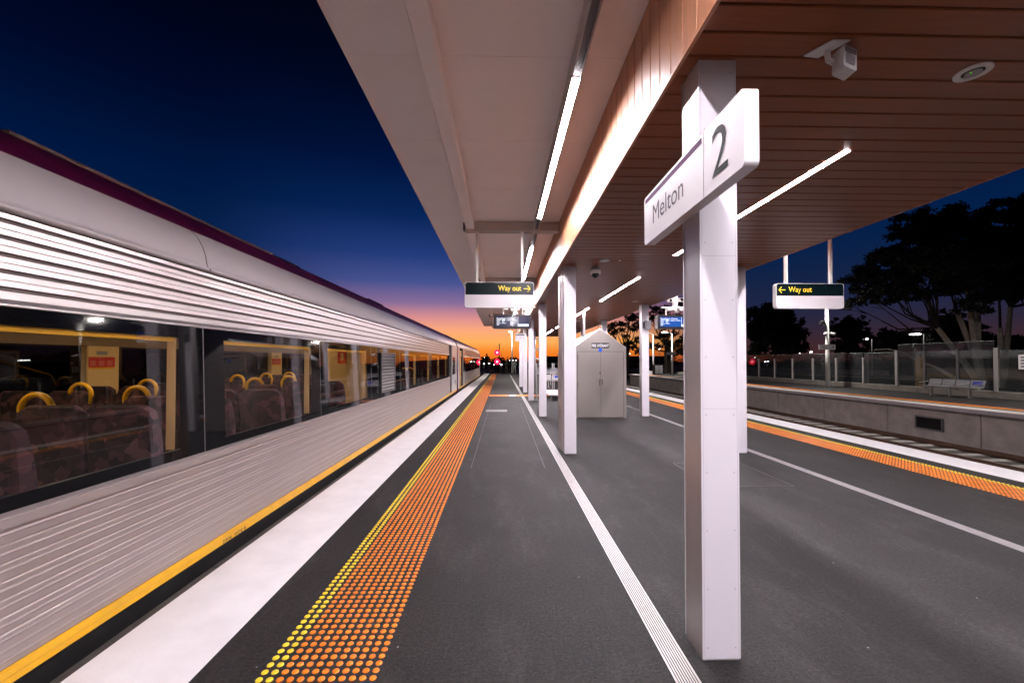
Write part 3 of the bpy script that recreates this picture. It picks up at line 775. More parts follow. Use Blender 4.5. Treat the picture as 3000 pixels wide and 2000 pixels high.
w2 = MB(); w2.prism(rounded(-0.026, 0.026, -0.046, 0.014, 0.008), -0.0325, -0.0305, 'y'); w2.v = [tuple(M @ Vector(v)) for v in w2.v]; w2.build('sensor_window', 'case_side', o)
w3 = MB(); w3.prism(rounded(-0.032, 0.032, 0.026, 0.056, 0.006), -0.0325, -0.0305, 'y'); w3.v = [tuple(M @ Vector(v)) for v in w3.v]; w3.build('sensor_strip', 'case_side', o)

t = thing('ceiling_speaker', (2.59, 2.185, SOF), 'round white ceiling fitting with green light in the timber soffit', 'ceiling fitting')
def ringm(c, r0, r1, z0, z1, seg=32):
    b = MB(); n = 0
    for k in range(seg):
        a = 2 * math.pi * k / seg; d = 2 * math.pi * (k + 1) / seg
        p = [(c[0] + r * math.cos(q), c[1] + r * math.sin(q)) for q in (a, d) for r in (r0, r1)]
        b.quad((*p[0], z0), (*p[1], z0), (*p[3], z0), (*p[2], z0)); b.quad((*p[1], z0), (*p[1], z1), (*p[3], z1), (*p[3], z0)); b.quad((*p[0], z0), (*p[2], z0), (*p[2], z1), (*p[0], z1))
    return b
ringm((2.59, 2.185), 0.048, 0.078, SOF - 0.008, SOF - 0.0005).build('outer_ring', 'camera_white', t)
MB().disc((2.59, 2.185, SOF - 0.002), 0.047, 'z', 24, 0.002).build('recess', 'camera_black', t)
dd = MB().disc((2.592, 2.185, SOF - 0.009), 0.036, 'z', 24, 0.008).build('centre_disc', 'case_side', t)
MB().disc((2.567, 2.175, SOF - 0.0145), 0.0035, 'z', 10, 0.002).build('indicator', 'led_green', dd)

t = thing('dome_camera', (1.574, 6.91, 2.9), 'dark dome camera hanging below the soffit above the hydrant cabinet', 'camera')
MB().tube([(1.574, 6.91, SOF - 0.001), (1.574, 6.91, SOF - 0.06)], [0.05, 0.085], 20).build('mount', 'case_side', t, smooth=True)
MB().tube([(1.574, 6.91, SOF - 0.061), (1.574, 6.91, SOF - 0.12)], [0.088, 0.088], 20).build('housing', 'camera_white', t, smooth=True)
MB().sphere((1.574, 6.91, SOF - 0.13), 0.062, 16, 10).build('dome', 'camera_black', t, smooth=True)
def disc_fit(x, y, r, label):
    o = MB().disc((x, y, SOF - 0.006), r, 'z', 28, 0.010).build('ceiling_disc', 'camera_white', None, (x, y, SOF)); tag(o, label, 'ceiling fitting', 'round discs on the soffit')
disc_fit(1.62, 6.47, 0.085, 'pale round disc on the soffit just before the dome camera')
disc_fit(1.86, 6.46, 0.02, 'tiny pale round button on the soffit beside the larger disc')
disc_fit(3.55, 10.9, 0.09, 'pale round disc on the soffit above the grey speaker column')
disc_fit(3.02, 16.4, 0.10, 'pale round disc on the soffit right above the hydrant cabinet peak')

t = thing('wall_speaker', (4.07, 11.45, 2.43), 'grey curved speaker strapped to the column beside the blue screen', 'speaker')
ring = [(3.985 + 0.185 * k / 8, 11.485 - 0.055 - 0.05 * math.sin(math.pi * k / 8)) for k in range(9)] + [(4.17, 11.482), (3.985, 11.482)]
MB().prism(ring, 2.43, 2.672, 'z').build('speaker_body', 'speaker_grey', t)
MB().box(3.94, 3.975, 11.40, 11.48, 2.46, 2.64).build('bracket', 'screen_case', t)

# ================================================================== FIRE HYDRANT CABINET
t = thing('hydrant_cabinet', (2.68, 11.1, 0), 'grey gabled fire hydrant cabinet with double doors', 'cabinet')
Yc = 11.1; A0, A1, Ap = 2.005, 3.36, 2.66; E0, E1, Pk = 1.945, 1.90, 2.415
front = [(A0, 0.004), (A1, 0.004), (A1, E1), (Ap, Pk), (A0, E0)]
MB().prism(front, Yc, Yc + 0.06, 'y').build('front_frame', 'cabinet', t)
b = MB(); back = [(A0 + 0.012, 0.004), (A1 - 0.012, 0.004), (A1 - 0.012, E1 - 0.03), (Ap, Pk - 0.035), (A0 + 0.012, E0 - 0.03)]
n = len(b.v); k = 5
for (yy, dz) in ((Yc + 0.061, 0), (14.9, -0.11)):
    b.v += [(p[0], yy, p[1] + (dz if p[1] > 1 else 0)) for p in back]
for i in range(k): j = (i + 1) % k; b.f.append((i, j, k + j, k + i))
b.f.append((4, 3, 2, 1, 0)); b.f.append((5, 6, 7, 8, 9)); b.build('cabinet_body', 'cabinet', t)
rf = MB()
def slope(xa, za, xb, zb):
    th = 0.02
    rf.v += [(xa, Yc + 0.03, za), (xb, Yc + 0.03, zb), (xb, 14.95, zb - 0.11), (xa, 14.95, za - 0.11), (xa, Yc + 0.03, za + th), (xb, Yc + 0.03, zb + th), (xb, 14.95, zb - 0.11 + th), (xa, 14.95, za - 0.11 + th)]
    n = len(rf.v) - 8
    for f in [(0, 3, 2, 1), (4, 5, 6, 7), (0, 1, 5, 4), (1, 2, 6, 5), (2, 3, 7, 6), (3, 0, 4, 7)]: rf.f.append(tuple(n + i for i in f))
slope(A0 - 0.004, E0 - 0.006, Ap, Pk - 0.004); slope(Ap + 0.0005, Pk - 0.004, A1 + 0.004, E1 - 0.006)
rf.build('roof', 'cabinet_roof', t)
for s, (xa, xb) in enumerate(((2.045, 2.657), (2.664, 3.278))):
    d = MB().box(xa, xb, Yc - 0.012, Yc - 0.0005, 0.03, 1.797).build('door', 'cabinet', t)
    hx = 2.628 if s == 0 else 2.692
    h = MB().tube([(hx, Yc - 0.012, 1.05), (hx, Yc - 0.05, 1.05), (hx, Yc - 0.05, 0.90), (hx, Yc - 0.012, 0.90)], 0.008, 8).build('handle', 'handle_steel', d)
    if s == 0: MB().box(2.628, 2.652, Yc - 0.018, Yc - 0.0125, 1.19, 1.26).build('lock', 'handle_steel', d)
    hg = 2.040 if s == 0 else 3.273
    for zz in (0.12, 0.85, 1.58): MB().box(hg, hg + 0.012, Yc - 0.018, Yc - 0.0125, zz, zz + 0.12).build('hinge', 'handle_steel', d)
b = MB(); b.box(2.036, 3.288, Yc - 0.004, Yc - 0.0002, 1.7985, 1.806); b.box(2.036, 3.288, Yc - 0.004, Yc - 0.0002, 0.012, 0.028); b.box(2.658, 2.663, Yc - 0.004, Yc - 0.0002, 0.03, 1.797)
b.box(2.036, 2.0435, Yc - 0.004, Yc - 0.0002, 0.03, 1.797); b.box(3.2795, 3.288, Yc - 0.004, Yc - 0.0002, 0.03, 1.797)
b.build('door_gap', 'dark_gap', t)
np_ = MB().box(2.41, 2.898, Yc - 0.008, Yc - 0.0008, 1.893, 2.038).build('name_plate', 'plate_black', t)
text('letters', 'FIRE HYDRANT', 'letter_white', np_, (2.424, Yc - 0.0085, 1.925), (1, 0, 0), (0, 0, 1), width=0.46, height=0.078, depth=0.001, bold=0.012)
for xx in (2.422, 2.654, 2.886):
    for zz in (1.903, 2.028): MB().disc((xx, Yc - 0.0095, zz), 0.004, 'y', 8, 0.002).build('screw', 'letter_white', np_)
MB().box(2.612, 2.694, Yc - 0.006, Yc - 0.0008, 1.803 + 0.004, 1.885).build('blue_tag', 'blue_tag', t)
t = thing('roof_post', (2.56, 12.9, 2.3), 'pale post rising from the cabinet roof to the soffit', 'post')
MB().bbox(2.525, 2.605, 12.86, 12.94, 2.24, SOF, 0.006, 'z').build('post_shaft', 'column_side', t)
MB().box(2.50, 2.63, 12.84, 12.96, SOF - 0.012, SOF - 0.002).build('head_plate', 'cabinet', t)

# ================================================================== THINGS IN THE MIDDLE DISTANCE
t = thing('steel_post', (1.35, 16.3, 0), 'thin brushed steel post standing by the far columns', 'post')
MB().bbox(1.33, 1.365, 16.27, 16.33, 0.012, 1.455, 0.004, 'z').build('post_shaft', 'post_metal', t)
MB().bbox(1.368, 1.388, 16.25, 16.35, 0.012, 1.455, 0.003, 'z').build('white_panel', 'rail_white', t)
MB().box(1.30, 1.41, 16.22, 16.38, 0.001, 0.012).build('base_plate', 'post_metal', t)
t = thing('grey_camera_post', (1.66, 21, 0), 'dark grey post with small cameras behind the far columns', 'post')
MB().tube([(1.66, 21, 0.012), (1.66, 21, SOF)], 0.055, 14).build('post_shaft', 'pole_grey', t, smooth=True)
for z, dy in ((2.68, 0.0), (2.14, 0.0), (1.66, 0.0)):
    c = MB().tube([(1.72, 21, z), (1.80, 20.96, z - 0.01), (1.92, 20.85, z - 0.06)], [0.02, 0.05, 0.055], 12).build('cctv_camera', 'camera_white', t)
    MB().sphere((1.92, 20.84, z - 0.065), 0.04, 10, 6).build('lens', 'camera_black', c)
MB().disc((1.66, 21, 0.007), 0.11, 'z', 16, 0.010).build('base_plate', 'pole_grey', t)

# slatted bench with two upright posts
t = thing('slatted_bench', (2.35, 17.5, 0), 'low white slatted bench between the columns and the cabinet', 'bench')
for i in range(7): MB().box(1.82 + i * 0.16, 1.95 + i * 0.16, 16.05, 18.95, 0.205, 0.23).build('slat', 'rail_white', t)
for yy in (16.15, 18.7):
    for xx in (1.9, 2.75): MB().box(xx, xx + 0.05, yy, yy + 0.05, 0.001, 0.165).build('leg', 'post_metal', t)
MB().box(1.85, 2.9, 16.2, 16.26, 0.166, 0.204).build('bearer', 'post_metal', t); MB().box(1.85, 2.9, 18.72, 18.78, 0.166, 0.204).build('bearer', 'post_metal', t)
t = thing('handrail', (3.2, 19.2, 0), 'white three bar handrail on twin posts behind the slatted bench', 'handrail')
for xx in (2.34, 2.42, 4.9):
    MB().bbox(xx - 0.017, xx + 0.017, 19.18, 19.23, 0.001, 1.46, 0.004, 'z').build('post', 'rail_white', t)
for z0, z1 in ((0.955, 1.035),):
    MB().bbox(1.62, 5.0, 19.24, 19.28, z0, z1, 0.008, 'x').build('rail', 'rail_white', t)
t = thing('safety_barrier', (3.2, 26, 0), 'long white double rail barrier crossing the platform at the canopy end', 'barrier')
for z0, z1 in ((0.93, 0.99), (0.78, 0.88)):
    MB().bbox(1.9, 5.4, 26.5, 26.55, z0 + 0.1, z1 + 0.1, 0.01, 'x').build('rail', 'rail_white', t)
for xx in (1.98, 3.1, 4.2, 5.3): MB().box(xx, xx + 0.05, 26.551, 26.6, 0.001, 1.07).build('post', 'rail_white', t)

def bench_seats(x0, y0, axis, n, label, group, sticker, face):
    """metal bench of n seats; axis x or y = direction it runs; face = direction the sitter looks (+-1)"""
    t = thing('metal_bench', (x0, y0, 0), label, 'bench', group)
    W = 0.56
    def T(u, v, z): return (x0 + u, y0 + v * -face, z) if axis == 'x' else (x0 + v * -face, y0 + u, z)
    def slab(pts, u0, u1, name, m, par):
        b = MB(); k = len(pts)
        for u in (u0, u1): b.v += [T(u, p[0], p[1]) for p in pts]
        for i in range(k): j = (i + 1) % k; b.f.append((i, j, k + j, k + i))
        b.f.append(tuple(reversed(range(k)))); b.f.append(tuple(range(k, 2 * k))); return b.build(name, m, par)
    for i in range(n):
        s = slab([(-0.23, 0.43), (0.16, 0.42), (0.2, 0.45), (0.2, 0.455), (0.16, 0.432), (-0.23, 0.445)], i * W + 0.012, i * W + W - 0.012, 'seat', 'bench_metal', t)
        bk = slab([(0.21, 0.46), (0.30, 0.74), (0.315, 0.74), (0.225, 0.46)], i * W + 0.02, i * W + W - 0.02, 'backrest', 'bench_metal', t)
        if i == sticker:
            st = slab([(0.2255 - 0.0, 0.54), (0.282, 0.70), (0.280, 0.70), (0.2235, 0.54)], i * W + 0.10, i * W + W - 0.10, 'sticker', 'blue_sticker', bk)
    slab([(-0.05, 0.37), (0.05, 0.37), (0.05, 0.425), (-0.05, 0.425)], 0.02, n * W - 0.02, 'beam', 'post_metal', t)
    for i in range(3):
        u = 0.35 + i * (n * W - 0.7) / 2
        slab([(-0.04, 0.008), (0.04, 0.008), (0.03, 0.369), (-0.03, 0.369)], u - 0.035, u + 0.035, 'leg', 'post_metal', t)
        slab([(-0.14, 0.001), (0.14, 0.001), (0.14, 0.007), (-0.14, 0.007)], u - 0.07, u + 0.07, 'foot', 'post_metal', t)
    for i in range(n + 1):
        if i % 2 == 0 or True:
            slab([(-0.2, 0.56), (0.22, 0.62), (0.22, 0.64), (-0.2, 0.58)], i * W - 0.012, i * W + 0.010, 'armrest', 'post_metal', t)
    return t
bench_seats(2.35, 24.0, 'x', 4, 'metal bench with blue sticker far back under the canopy', 'metal benches', 1, -1)
bench_seats(19.42, 16.35, 'y', 4, 'four seat metal bench with blue sticker on the opposite platform', 'metal benches', 0, -1)

# ================================================================== TRAIN
def side(z): return -2.232 - 0.030 * z
def make_lower():
    pr = [(side(0.836) - 0.004, 0.838), (side(0.834) + 0.014, 0.834), (side(0.79) + 0.016, 0.79), (side(0.784) + 0.002, 0.786)]
    ribs = [0.765, 0.677, 0.60, 0.516, 0.44, 0.358, 0.293, 0.245, 0.20]
    for i, z in enumerate(ribs):
        # rounded rib with a fine groove under it
        for a_ in range(5):
            q = math.pi * a_ / 4; pr.append((side(z) + 0.0085 * math.sin(q), z + 0.0085 * math.cos(q)))
        zn = ribs[i + 1] if i + 1 < len(ribs) else 0.165
        m = (z + zn) / 2 - 0.004
        if z - zn > 0.06: pr += [(side(m), m + 0.007), (side(m) - 0.0035, m + 0.003), (side(m) - 0.0035, m - 0.003), (side(m), m - 0.007)]
    pr += [(side(0.168), 0.168)]
    return pr
def make_upper():
    pr = [(side(1.80), 1.80), (side(1.80) + 0.014, 1.803), (side(1.81) + 0.014, 1.812), (side(1.83), 1.835)]
    g = [(1.882, 1), (1.920, 0), (1.963, 1), (2.0, 0), (2.041, 1), (2.08, 0), (2.12, 1), (2.157, 0), (2.198, 1)]
    for z, big in g:
        w_, d = (0.0115, 0.024) if big else (0.004, 0.008)
        pr += [(side(z), z - w_), (side(z) - d, z - w_ * 0.6), (side(z) - d, z + w_ * 0.6), (side(z) + (0.001 if big else 0), z + w_)]
        if not big: pass
    pr += [(side(2.235), 2.235), (side(2.235) - 0.025, 2.238)]
    return pr
GROOVES = [1.882, 1.963, 2.041, 2.12, 2.198]
LOW = make_lower(); UPP = make_upper()
CANT = [(-2.315, 2.243), (-2.268, 2.246), (-2.262, 2.262), (-2.285, 2.275), (-2.292, 2.30), (-2.302, 2.36), (-2.325, 2.43), (-2.362, 2.50), (-2.42, 2.563)]
PURP = [(-2.4202, 2.5632), (-2.48, 2.625), (-2.555, 2.69), (-2.64, 2.752), (-2.72, 2.80)]
ROOF = [(-2.7202, 2.8002), (-2.85, 2.86), (-3.1, 2.93), (-3.75, 2.985), (-4.4, 2.93), (-4.78, 2.80), (-5.08, 2.56), (-5.20, 2.30)]
WZ0, WZ1 = 0.862, 1.799
OZ0, OZ1 = 0.93, 1.716

def seat_bm(xc, y, dirn, w_=0.44):
    """one seat facing dirn (+1: sitter looks to +y); back is at y"""
    b = MB(); n = 8
    pr = [(0.0, 0.42), (-0.02, 0.75), (-0.05, 1.0), (-0.075, 1.17), (-0.09, 1.235), (-0.12, 1.25), (-0.155, 1.235), (-0.165, 1.17), (-0.15, 1.0), (-0.13, 0.7), (-0.13, 0.42)]
    xs = [-w_ / 2, -w_ / 2 + 0.02, -w_ / 2 + 0.07, w_ / 2 - 0.07, w_ / 2 - 0.02, w_ / 2]; tz = [0.10, 0.035, 0.0, 0.0, 0.035, 0.10]; ty = [0.03, 0.01, 0, 0, 0.01, 0.03]
    k = len(pr)
    for i, x in enumerate(xs):
        for (py, pz) in pr:
            z = pz - tz[i] * max(0, (pz - 1.0) / 0.25)
            yy = py
            mid = -0.10; yy = mid + (yy - mid) * (1 - ty[i] * 8)
            b.v.append((xc + x, y + dirn * yy, z))
    for i in range(len(xs) - 1):
        for j in range(k): jj = (j + 1) % k; b.f.append((i * k + j, i * k + jj, (i + 1) * k + jj, (i + 1) * k + j))
    b.f.append(tuple(range(k))); b.f.append(tuple((len(xs) - 1) * k + j for j in reversed(range(k))))
    b.bbox(xc - w_ / 2 + 0.01, xc + w_ / 2 - 0.01, min(y + dirn * 0.01, y + dirn * 0.45), max(y + dirn * 0.01, y + dirn * 0.45), 0.43, 0.54, 0.03, 'x')
    b.box(xc - 0.05, xc + 0.05, min(y + dirn * 0.05, y + dirn * 0.35), max(y + dirn * 0.05, y + dirn * 0.35), 0.07, 0.43)
    return b
def add_seat(car, xc, y, dirn, handle):
    s = seat_bm(xc, y, dirn).build('seat', 'moquette', car, smooth=False)
    if handle:
        hx = xc + handle * 0.16; yb = y - dirn * 0.09
        pts = [(hx - handle * 0.02 + handle * 0.105 * math.cos(R(q_)), yb, 1.215 + 0.105 * math.sin(R(q_))) for q_ in range(-15, 181, 15)]; pts = [(pts[0][0] - handle * 0.012, yb, 1.12)] + pts
        MB().tube(pts, [0.013, 0.016] + [0.019] * (len(pts) - 3) + [0.016], 10).build('grab_handle', 'handle_yellow', s, smooth=True)

def glass_module(car, ya, yb, oa, ob, clear=True, far=False):
    """one window module between seams ya, yb with the clear opening oa..ob"""
    xo = lambda z: side(z) + 0.002
    b = MB()
    def q(y0, y1, z0, z1): b.quad((xo(z0), y0, z0), (xo(z0), y1, z0), (xo(z1), y1, z1), (xo(z1), y0, z1))
    if clear:
        q(ya, oa, WZ0, WZ1); q(ob, yb, WZ0, WZ1); q(oa, ob, WZ0, OZ0); q(oa, ob, OZ1, WZ1)
    else: q(ya, yb, WZ0, WZ1)
    wn = b.build('window', 'frit', car)
    MB().poly([(xo(WZ0) + 0.0015, yb - 0.005, WZ0), (xo(WZ0) + 0.0015, yb + 0.005, WZ0), (xo(WZ1) + 0.0015, yb + 0.005, WZ1), (xo(WZ1) + 0.0015, yb - 0.005, WZ1)]).build('window_seal', 'seam', wn)
    if clear:
        p = MB(); p.quad((xo(OZ0), oa, OZ0), (xo(OZ0), ob, OZ0), (xo(OZ1), ob, OZ1), (xo(OZ1), oa, OZ1)); p.build('pane', 'window_glass', wn)
    return wn

def carriage(y0, y1, f0, f1, mods, label, detail):
    """body from y0 to y1; fluted sides f0..f1"""
    car = thing('rail_carriage', (-3.73, y0, -1.06), label, 'train carriage', 'silver train at the platform')
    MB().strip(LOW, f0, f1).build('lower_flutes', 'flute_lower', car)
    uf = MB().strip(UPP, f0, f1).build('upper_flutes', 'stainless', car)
    b = MB()
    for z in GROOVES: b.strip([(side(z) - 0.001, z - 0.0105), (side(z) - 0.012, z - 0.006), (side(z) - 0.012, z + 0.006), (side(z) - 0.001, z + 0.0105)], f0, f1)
    b.build('groove_dark_strip', 'groove_dirt_shade', uf)  # dark strips: groove dirt plus recess shade, both in the colour
    cant = MB().strip(CANT, y0, y1).build('cantrail', 'train_white', car, smooth=True)
    MB().strip(PURP, y0, y1).build('purple_band', 'train_purple', car, smooth=True)
    rf = MB().strip(ROOF, y0, y1).build('roof', 'train_roof', car, smooth=True)
    # window surround rubber strips
    b = MB(); b.quad((side(0.862), f0, 0.862), (side(0.835) - 0.0, f0, 0.835), (side(0.835), f1, 0.835), (side(0.862), f1, 0.862)); b.build('window_sill', 'stainless', car)
    # yellow stripe and skirt
    b = MB(); b.strip([(side(0.166) + 0.001, 0.166), (side(0.166) + 0.014, 0.162), (side(0.13) + 0.014, 0.128), (side(0.1) + 0.006, 0.122), (side(0.1) + 0.006, 0.088), (side(0.08), 0.084)], y0 + 0.4, y1 - 0.3); ys = b.build('yellow_stripe', 'train_yellow', car)
    MB().strip([(side(0.08) - 0.0, 0.083), (side(0.05) - 0.03, 0.06), (side(0) - 0.05, -0.30), (-2.34, -0.75)], y0 + 0.2, y1 - 0.2).build('skirt', 'black_skirt', car)
    # inner shell: floor, ceiling, far wall with windows
    MB().box(-5.12, -2.34, y0 + 0.3, y1 - 0.3, 0.02, 0.06).build('floor', 'cabin_floor', car)
    MB().box(-5.05, -2.42, y0 + 0.3, y1 - 0.3, 2.12, 2.15).build('ceiling', 'cream', car)
    MB().box(-5.19, -5.16, y0, y1, -0.7, 0.90).build('far_side', 'stainless', car)
    MB().box(-5.19, -5.16, y0, y1, 1.75, 2.30).build('far_side', 'stainless', car)
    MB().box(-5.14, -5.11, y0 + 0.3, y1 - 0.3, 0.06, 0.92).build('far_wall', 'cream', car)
    MB().box(-5.14, -5.08, y0 + 0.3, y1 - 0.3, 1.735, 2.119).build('far_wall', 'cream_rack_shade', car)  # upper wall coloured as if shaded by the rack
    MB().box(-5.158, -5.146, y0, y1, 0.90, 1.75).build('far_glass', 'far_window_glass', car)
    MB().box(-3.84, -3.66, y0 + 0.8, y1 - 0.8, 2.105, 2.118).build('ceiling_lamp', 'cabin_lamp', car)
    b = MB(); b.box(-2.46, -2.345, y0 + 0.3, y1 - 0.3, 1.80, 2.119); b.build('near_wall', 'cream', car)
    MB().box(-2.40, -2.30, f0, f1, 0.06, 0.90).build('near_wall', 'cabin_dark', car)
    for z in (1.93,):
        for xa, xb in ((-2.80, -2.47), (-5.07, -4.70)): MB().box(xa, xb, f0 + 0.5, f1 - 0.5, z, z + 0.025).build('luggage_rack', 'cabin_dark', car)
    # ends
    for ye in (y0, y1 - 0.04):
        MB().poly([(side(0.0), ye, -0.3), (side(2.2), ye, 2.24)] + [(p[0], ye, p[1]) for p in CANT[4:]] + [(p[0], ye, p[1]) for p in PURP[1:]] + [(p[0], ye, p[1]) for p in ROOF[1:]] + [(-5.2, ye, -0.3)]).build('end_wall', 'train_purple', car)
    return car, rf, ys

car1, rf1, ys1 = carriage(-4.3, 20.75, -4.1, 17.9, None, 'silver fluted train carriage nearest the camera with purple roof band', True)
seams = [3.20 + 2.012 * k for k in range(-3, 8)]
for i in range(len(seams) - 1):
    ya, yb = seams[i], seams[i + 1]
    is_vent = abs(ya - (3.20 + 2 * 2.012)) < 0.1
    wn = glass_module(car1, ya, yb, ya + 0.235, ya + 1.775, clear=not is_vent)
    if is_vent:
        v = MB().box(side(1.3) + 0.004, side(1.3) + 0.02, 7.74, 8.69, 0.955, 1.70).build('louvre_vent', 'vent_dark', car1)
        for k in range(12):
            z = 0.985 + k * 0.059
            s = MB(); s.strip([(side(1.3) + 0.021, z + 0.036), (side(1.3) + 0.038, z + 0.012), (side(1.3) + 0.038, z + 0.006), (side(1.3) + 0.021, z + 0.026)], 7.76, 8.67); s.build('slat', 'vent_slat', v)
        f = MB()
        for (a, c, z0, z1) in ((7.735, 7.755, 0.95, 1.705), (8.675, 8.695, 0.95, 1.705), (7.755, 8.675, 0.95, 0.968), (7.755, 8.675, 1.688, 1.705)): f.box(side(1.3) + 0.018, side(1.3) + 0.040, a, c, z0, z1)
        f.build('vent_frame', 'vent_slat', v)
    else:
        # reveal, top bar
        r = MB(); r.box(-2.350, -2.295, ya + 1.762, ya + 1.774, OZ0, OZ1); r.box(-2.345, -2.295, ya + 0.236, ya + 0.246, OZ0, OZ1); r.build('window_reveal', 'cream', car1)
        MB().box(-2.345, -2.300, ya + 0.247, ya + 1.761, OZ1 - 0.030, OZ1 + 0.006).build('yellow_rail', 'handle_yellow', car1)
    # far wall pillars
    pl_ = MB().bbox(-5.14, -5.05, yb - 0.16 + 0.10, yb + 0.36 - 0.0, 0.921, 1.734, 0.01, 'z').build('pillar', 'cream', car1)
    if i in (3, 5):
        yc = yb + 0.12
        n_ = MB().box(-5.0495, -5.046, yc - 0.17, yc + 0.17, 1.47, 1.60).build('emergency_notice', 'red_notice', pl_)
        MB().box(-5.0495, -5.046, yc - 0.17, yc + 0.17, 1.448, 1.4695).build('notice_footer', 'handle_yellow', pl_)
        text('letters', 'In an emergency', 'notice_text', n_, (-5.0457, yc - 0.155, 1.573), (0, 1, 0), (0, 0, 1), width=0.18, height=0.02, depth=-0.0003)
        tb = MB()
        for cc in range(3):
            for rr in range(6): tb.quad((-5.0455, yc - 0.155 + cc * 0.11, 1.55 - rr * 0.012), (-5.0455, yc - 0.155 + cc * 0.11 + 0.07 + 0.02 * ((rr * 7 + cc) % 3) / 2, 1.55 - rr * 0.012), (-5.0455, yc - 0.155 + cc * 0.11 + 0.07, 1.554 - rr * 0.012), (-5.0455, yc - 0.155 + cc * 0.11, 1.554 - rr * 0.012))
        tb.build('small_print', 'notice_text', n_)
        MB().box(-5.0495, -5.047, yc - 0.07, yc + 0.07, 1.625, 1.672).build('dark_notice', 'case_side', pl_)
# partition with red extinguisher notice seen through the third window
pt = MB().box(-3.35, -2.47, 7.66, 7.70, 0.061, 2.118).build('partition', 'cream', car1)
nn = MB().box(-3.02, -2.86, 7.652, 7.659, 1.50, 1.73).build('extinguisher_notice', 'red_notice', pt)
MB().prism(rounded(-2.965, -2.915, 1.56, 1.69, 0.02), 7.650, 7.6518, 'y').build('extinguisher_symbol', 'cream', nn)
MB().tube([(-2.72, 5.95, 1.71), (-2.95, 6.9, 1.32), (-2.98, 7.0, 1.05)], 0.016, 10).build('grab_pole', 'handle_yellow', car1, smooth=True)
# seats
for y in (0.66, 1.44, 2.22, 3.0, 3.78, 4.62):
    add_seat(car1, -2.58, y, 1, 0); add_seat(car1, -3.05, y, 1, -1)
for y, d in ((5.35, 1), (5.5, 1), (6.35, 1)):
    if y == 5.35: continue
    add_seat(car1, -2.58, y, d, 0); add_seat(car1, -3.05, y, d, -1)
for y in (1.81, 2.59, 3.37, 4.15, 4.93, 5.8, 6.6, 7.4, 8.2, 9.0, 9.8):
    add_seat(car1, -4.36, y, -1, 1 if y < 8.5 else 0); add_seat(car1, -4.84, y, -1, 0)
for y in (9.6, 10.4, 11.6, 12.4, 13.6, 14.4):
    add_seat(car1, -2.58, y, 1, 0); add_seat(car1, -3.05, y, 1, -1)
# fold out table
MB().box(-3.2, -2.5, 5.02, 5.22, 0.80, 0.825).build('table', 'sign_white', car1)
# writing on the yellow stripe
text('letters', '2306  SIDE B', 'text_dark', ys1, (side(0.1) + 0.0064, 3.37, 0.093), (0, 1, 0), (0, 0, 1), width=0.30, height=0.026, depth=0.0005, bold=0.01)
# cantrail joint and roof gear
for yj in (3.24, 9.2):
    MB().strip([(p[0] + 0.0015, p[1] + 0.0015) for p in CANT[1:]], yj, yj + 0.012).build('panel_joint', 'beam_dark', car1)
b = MB(); b.bbox(-2.80, -2.75, 2.35, 3.5, 2.815, 2.842, 0.006); b.build('roof_rail', 'roof_strip', rf1)
b = MB(); b.bbox(-2.90, -2.85, 3.52, 5.2, 2.86, 2.886, 0.006); b.build('roof_rail', 'roof_strip', rf1)
for (a, c, h) in ((0.9, 2.3, 2.91), (5.3, 5.9, 2.895), (9.0, 10.0, 2.905)):
    MB().bbox(-3.6, -2.86, a, c, 2.84, h, 0.03).build('roof_pod', 'train_roof', rf1)
# doors at the far end of the first carriage
MB().box(side(1) - 0.12, side(1) - 0.02, 17.901, 18.65, 0.06, 2.235).build('door_recess', 'dark_gap', car1)
dr = MB().box(side(1) - 0.02, side(1) + 0.010, 18.66, 19.9, 0.10, 2.235).build('door', 'train_white', car1)
MB().box(side(1) + 0.0105, side(1) + 0.013, 18.80, 19.75, 0.93, 1.72).build('door_window', 'frit', dr)
MB().box(side(1) - 0.03, side(1) + 0.004, 19.92, 20.70, 0.10, 2.24).build('end_panel', 'train_white', car1)

# gangway between the carriages
g = thing('gangway', (-3.73, 20.95, -0.3), 'dark purple gangway arch joining the two carriages', 'gangway')
ring = [(-2.27, -0.2), (-2.29, 2.24)] + CANT[4:] + PURP[1:] + ROOF[1:] + [(-5.2, -0.2)]
for a, c, m, sh in ((20.76, 20.86, 'train_purple', 0.012), (20.87, 21.03, 'black_skirt', -0.03), (21.04, 21.14, 'train_purple', 0.012)):
    rr = [(-3.73 + (p[0] + 3.73) * (1 + sh / 1.5), p[1] + (sh if p[1] > 1 else 0)) for p in ring]
    MB().prism(rr, a, c, 'y').build('gangway_frame', m, g)

car2, rf2, ys2 = carriage(21.15, 42.3, 25.2, 41.6, None, 'second silver train carriage with its lit door standing open', False)
for i in range(8):
    ya = 25.2 + i * 2.012; glass_module(car2, ya, min(ya + 2.012, 41.3), ya + 0.235, min(ya + 1.775, 41.2))
MB().box(side(1) - 0.03, side(1) + 0.004, 21.2, 22.0, 0.10, 2.24).build('end_panel', 'train_white', car2)
MB().box(side(1) - 0.9, side(1) - 0.86, 22.0, 23.8, 0.061, 2.119).build('vestibule_wall', 'cream', car2)
MB().box(side(1) - 0.86, side(1) - 0.1, 23.62, 23.66, 0.061, 2.119).build('vestibule_side', 'cream', car2)
b = MB(); b.box(side(1) - 0.05, side(1) + 0.006, 22.0, 22.06, 0.08, 2.24); b.box(side(1) - 0.05, side(1) + 0.006, 23.74, 23.88, 0.08, 2.24); b.build('door_frame', 'beam_dark', car2)
MB().box(-2.9, -2.5, 22.4, 23.3, 2.10, 2.118).build('vestibule_lamp', 'cabin_lamp', car2)
dr = MB().box(side(1) - 0.02, side(1) + 0.010, 23.9, 25.19, 0.10, 2.235).build('door', 'train_white', car2)
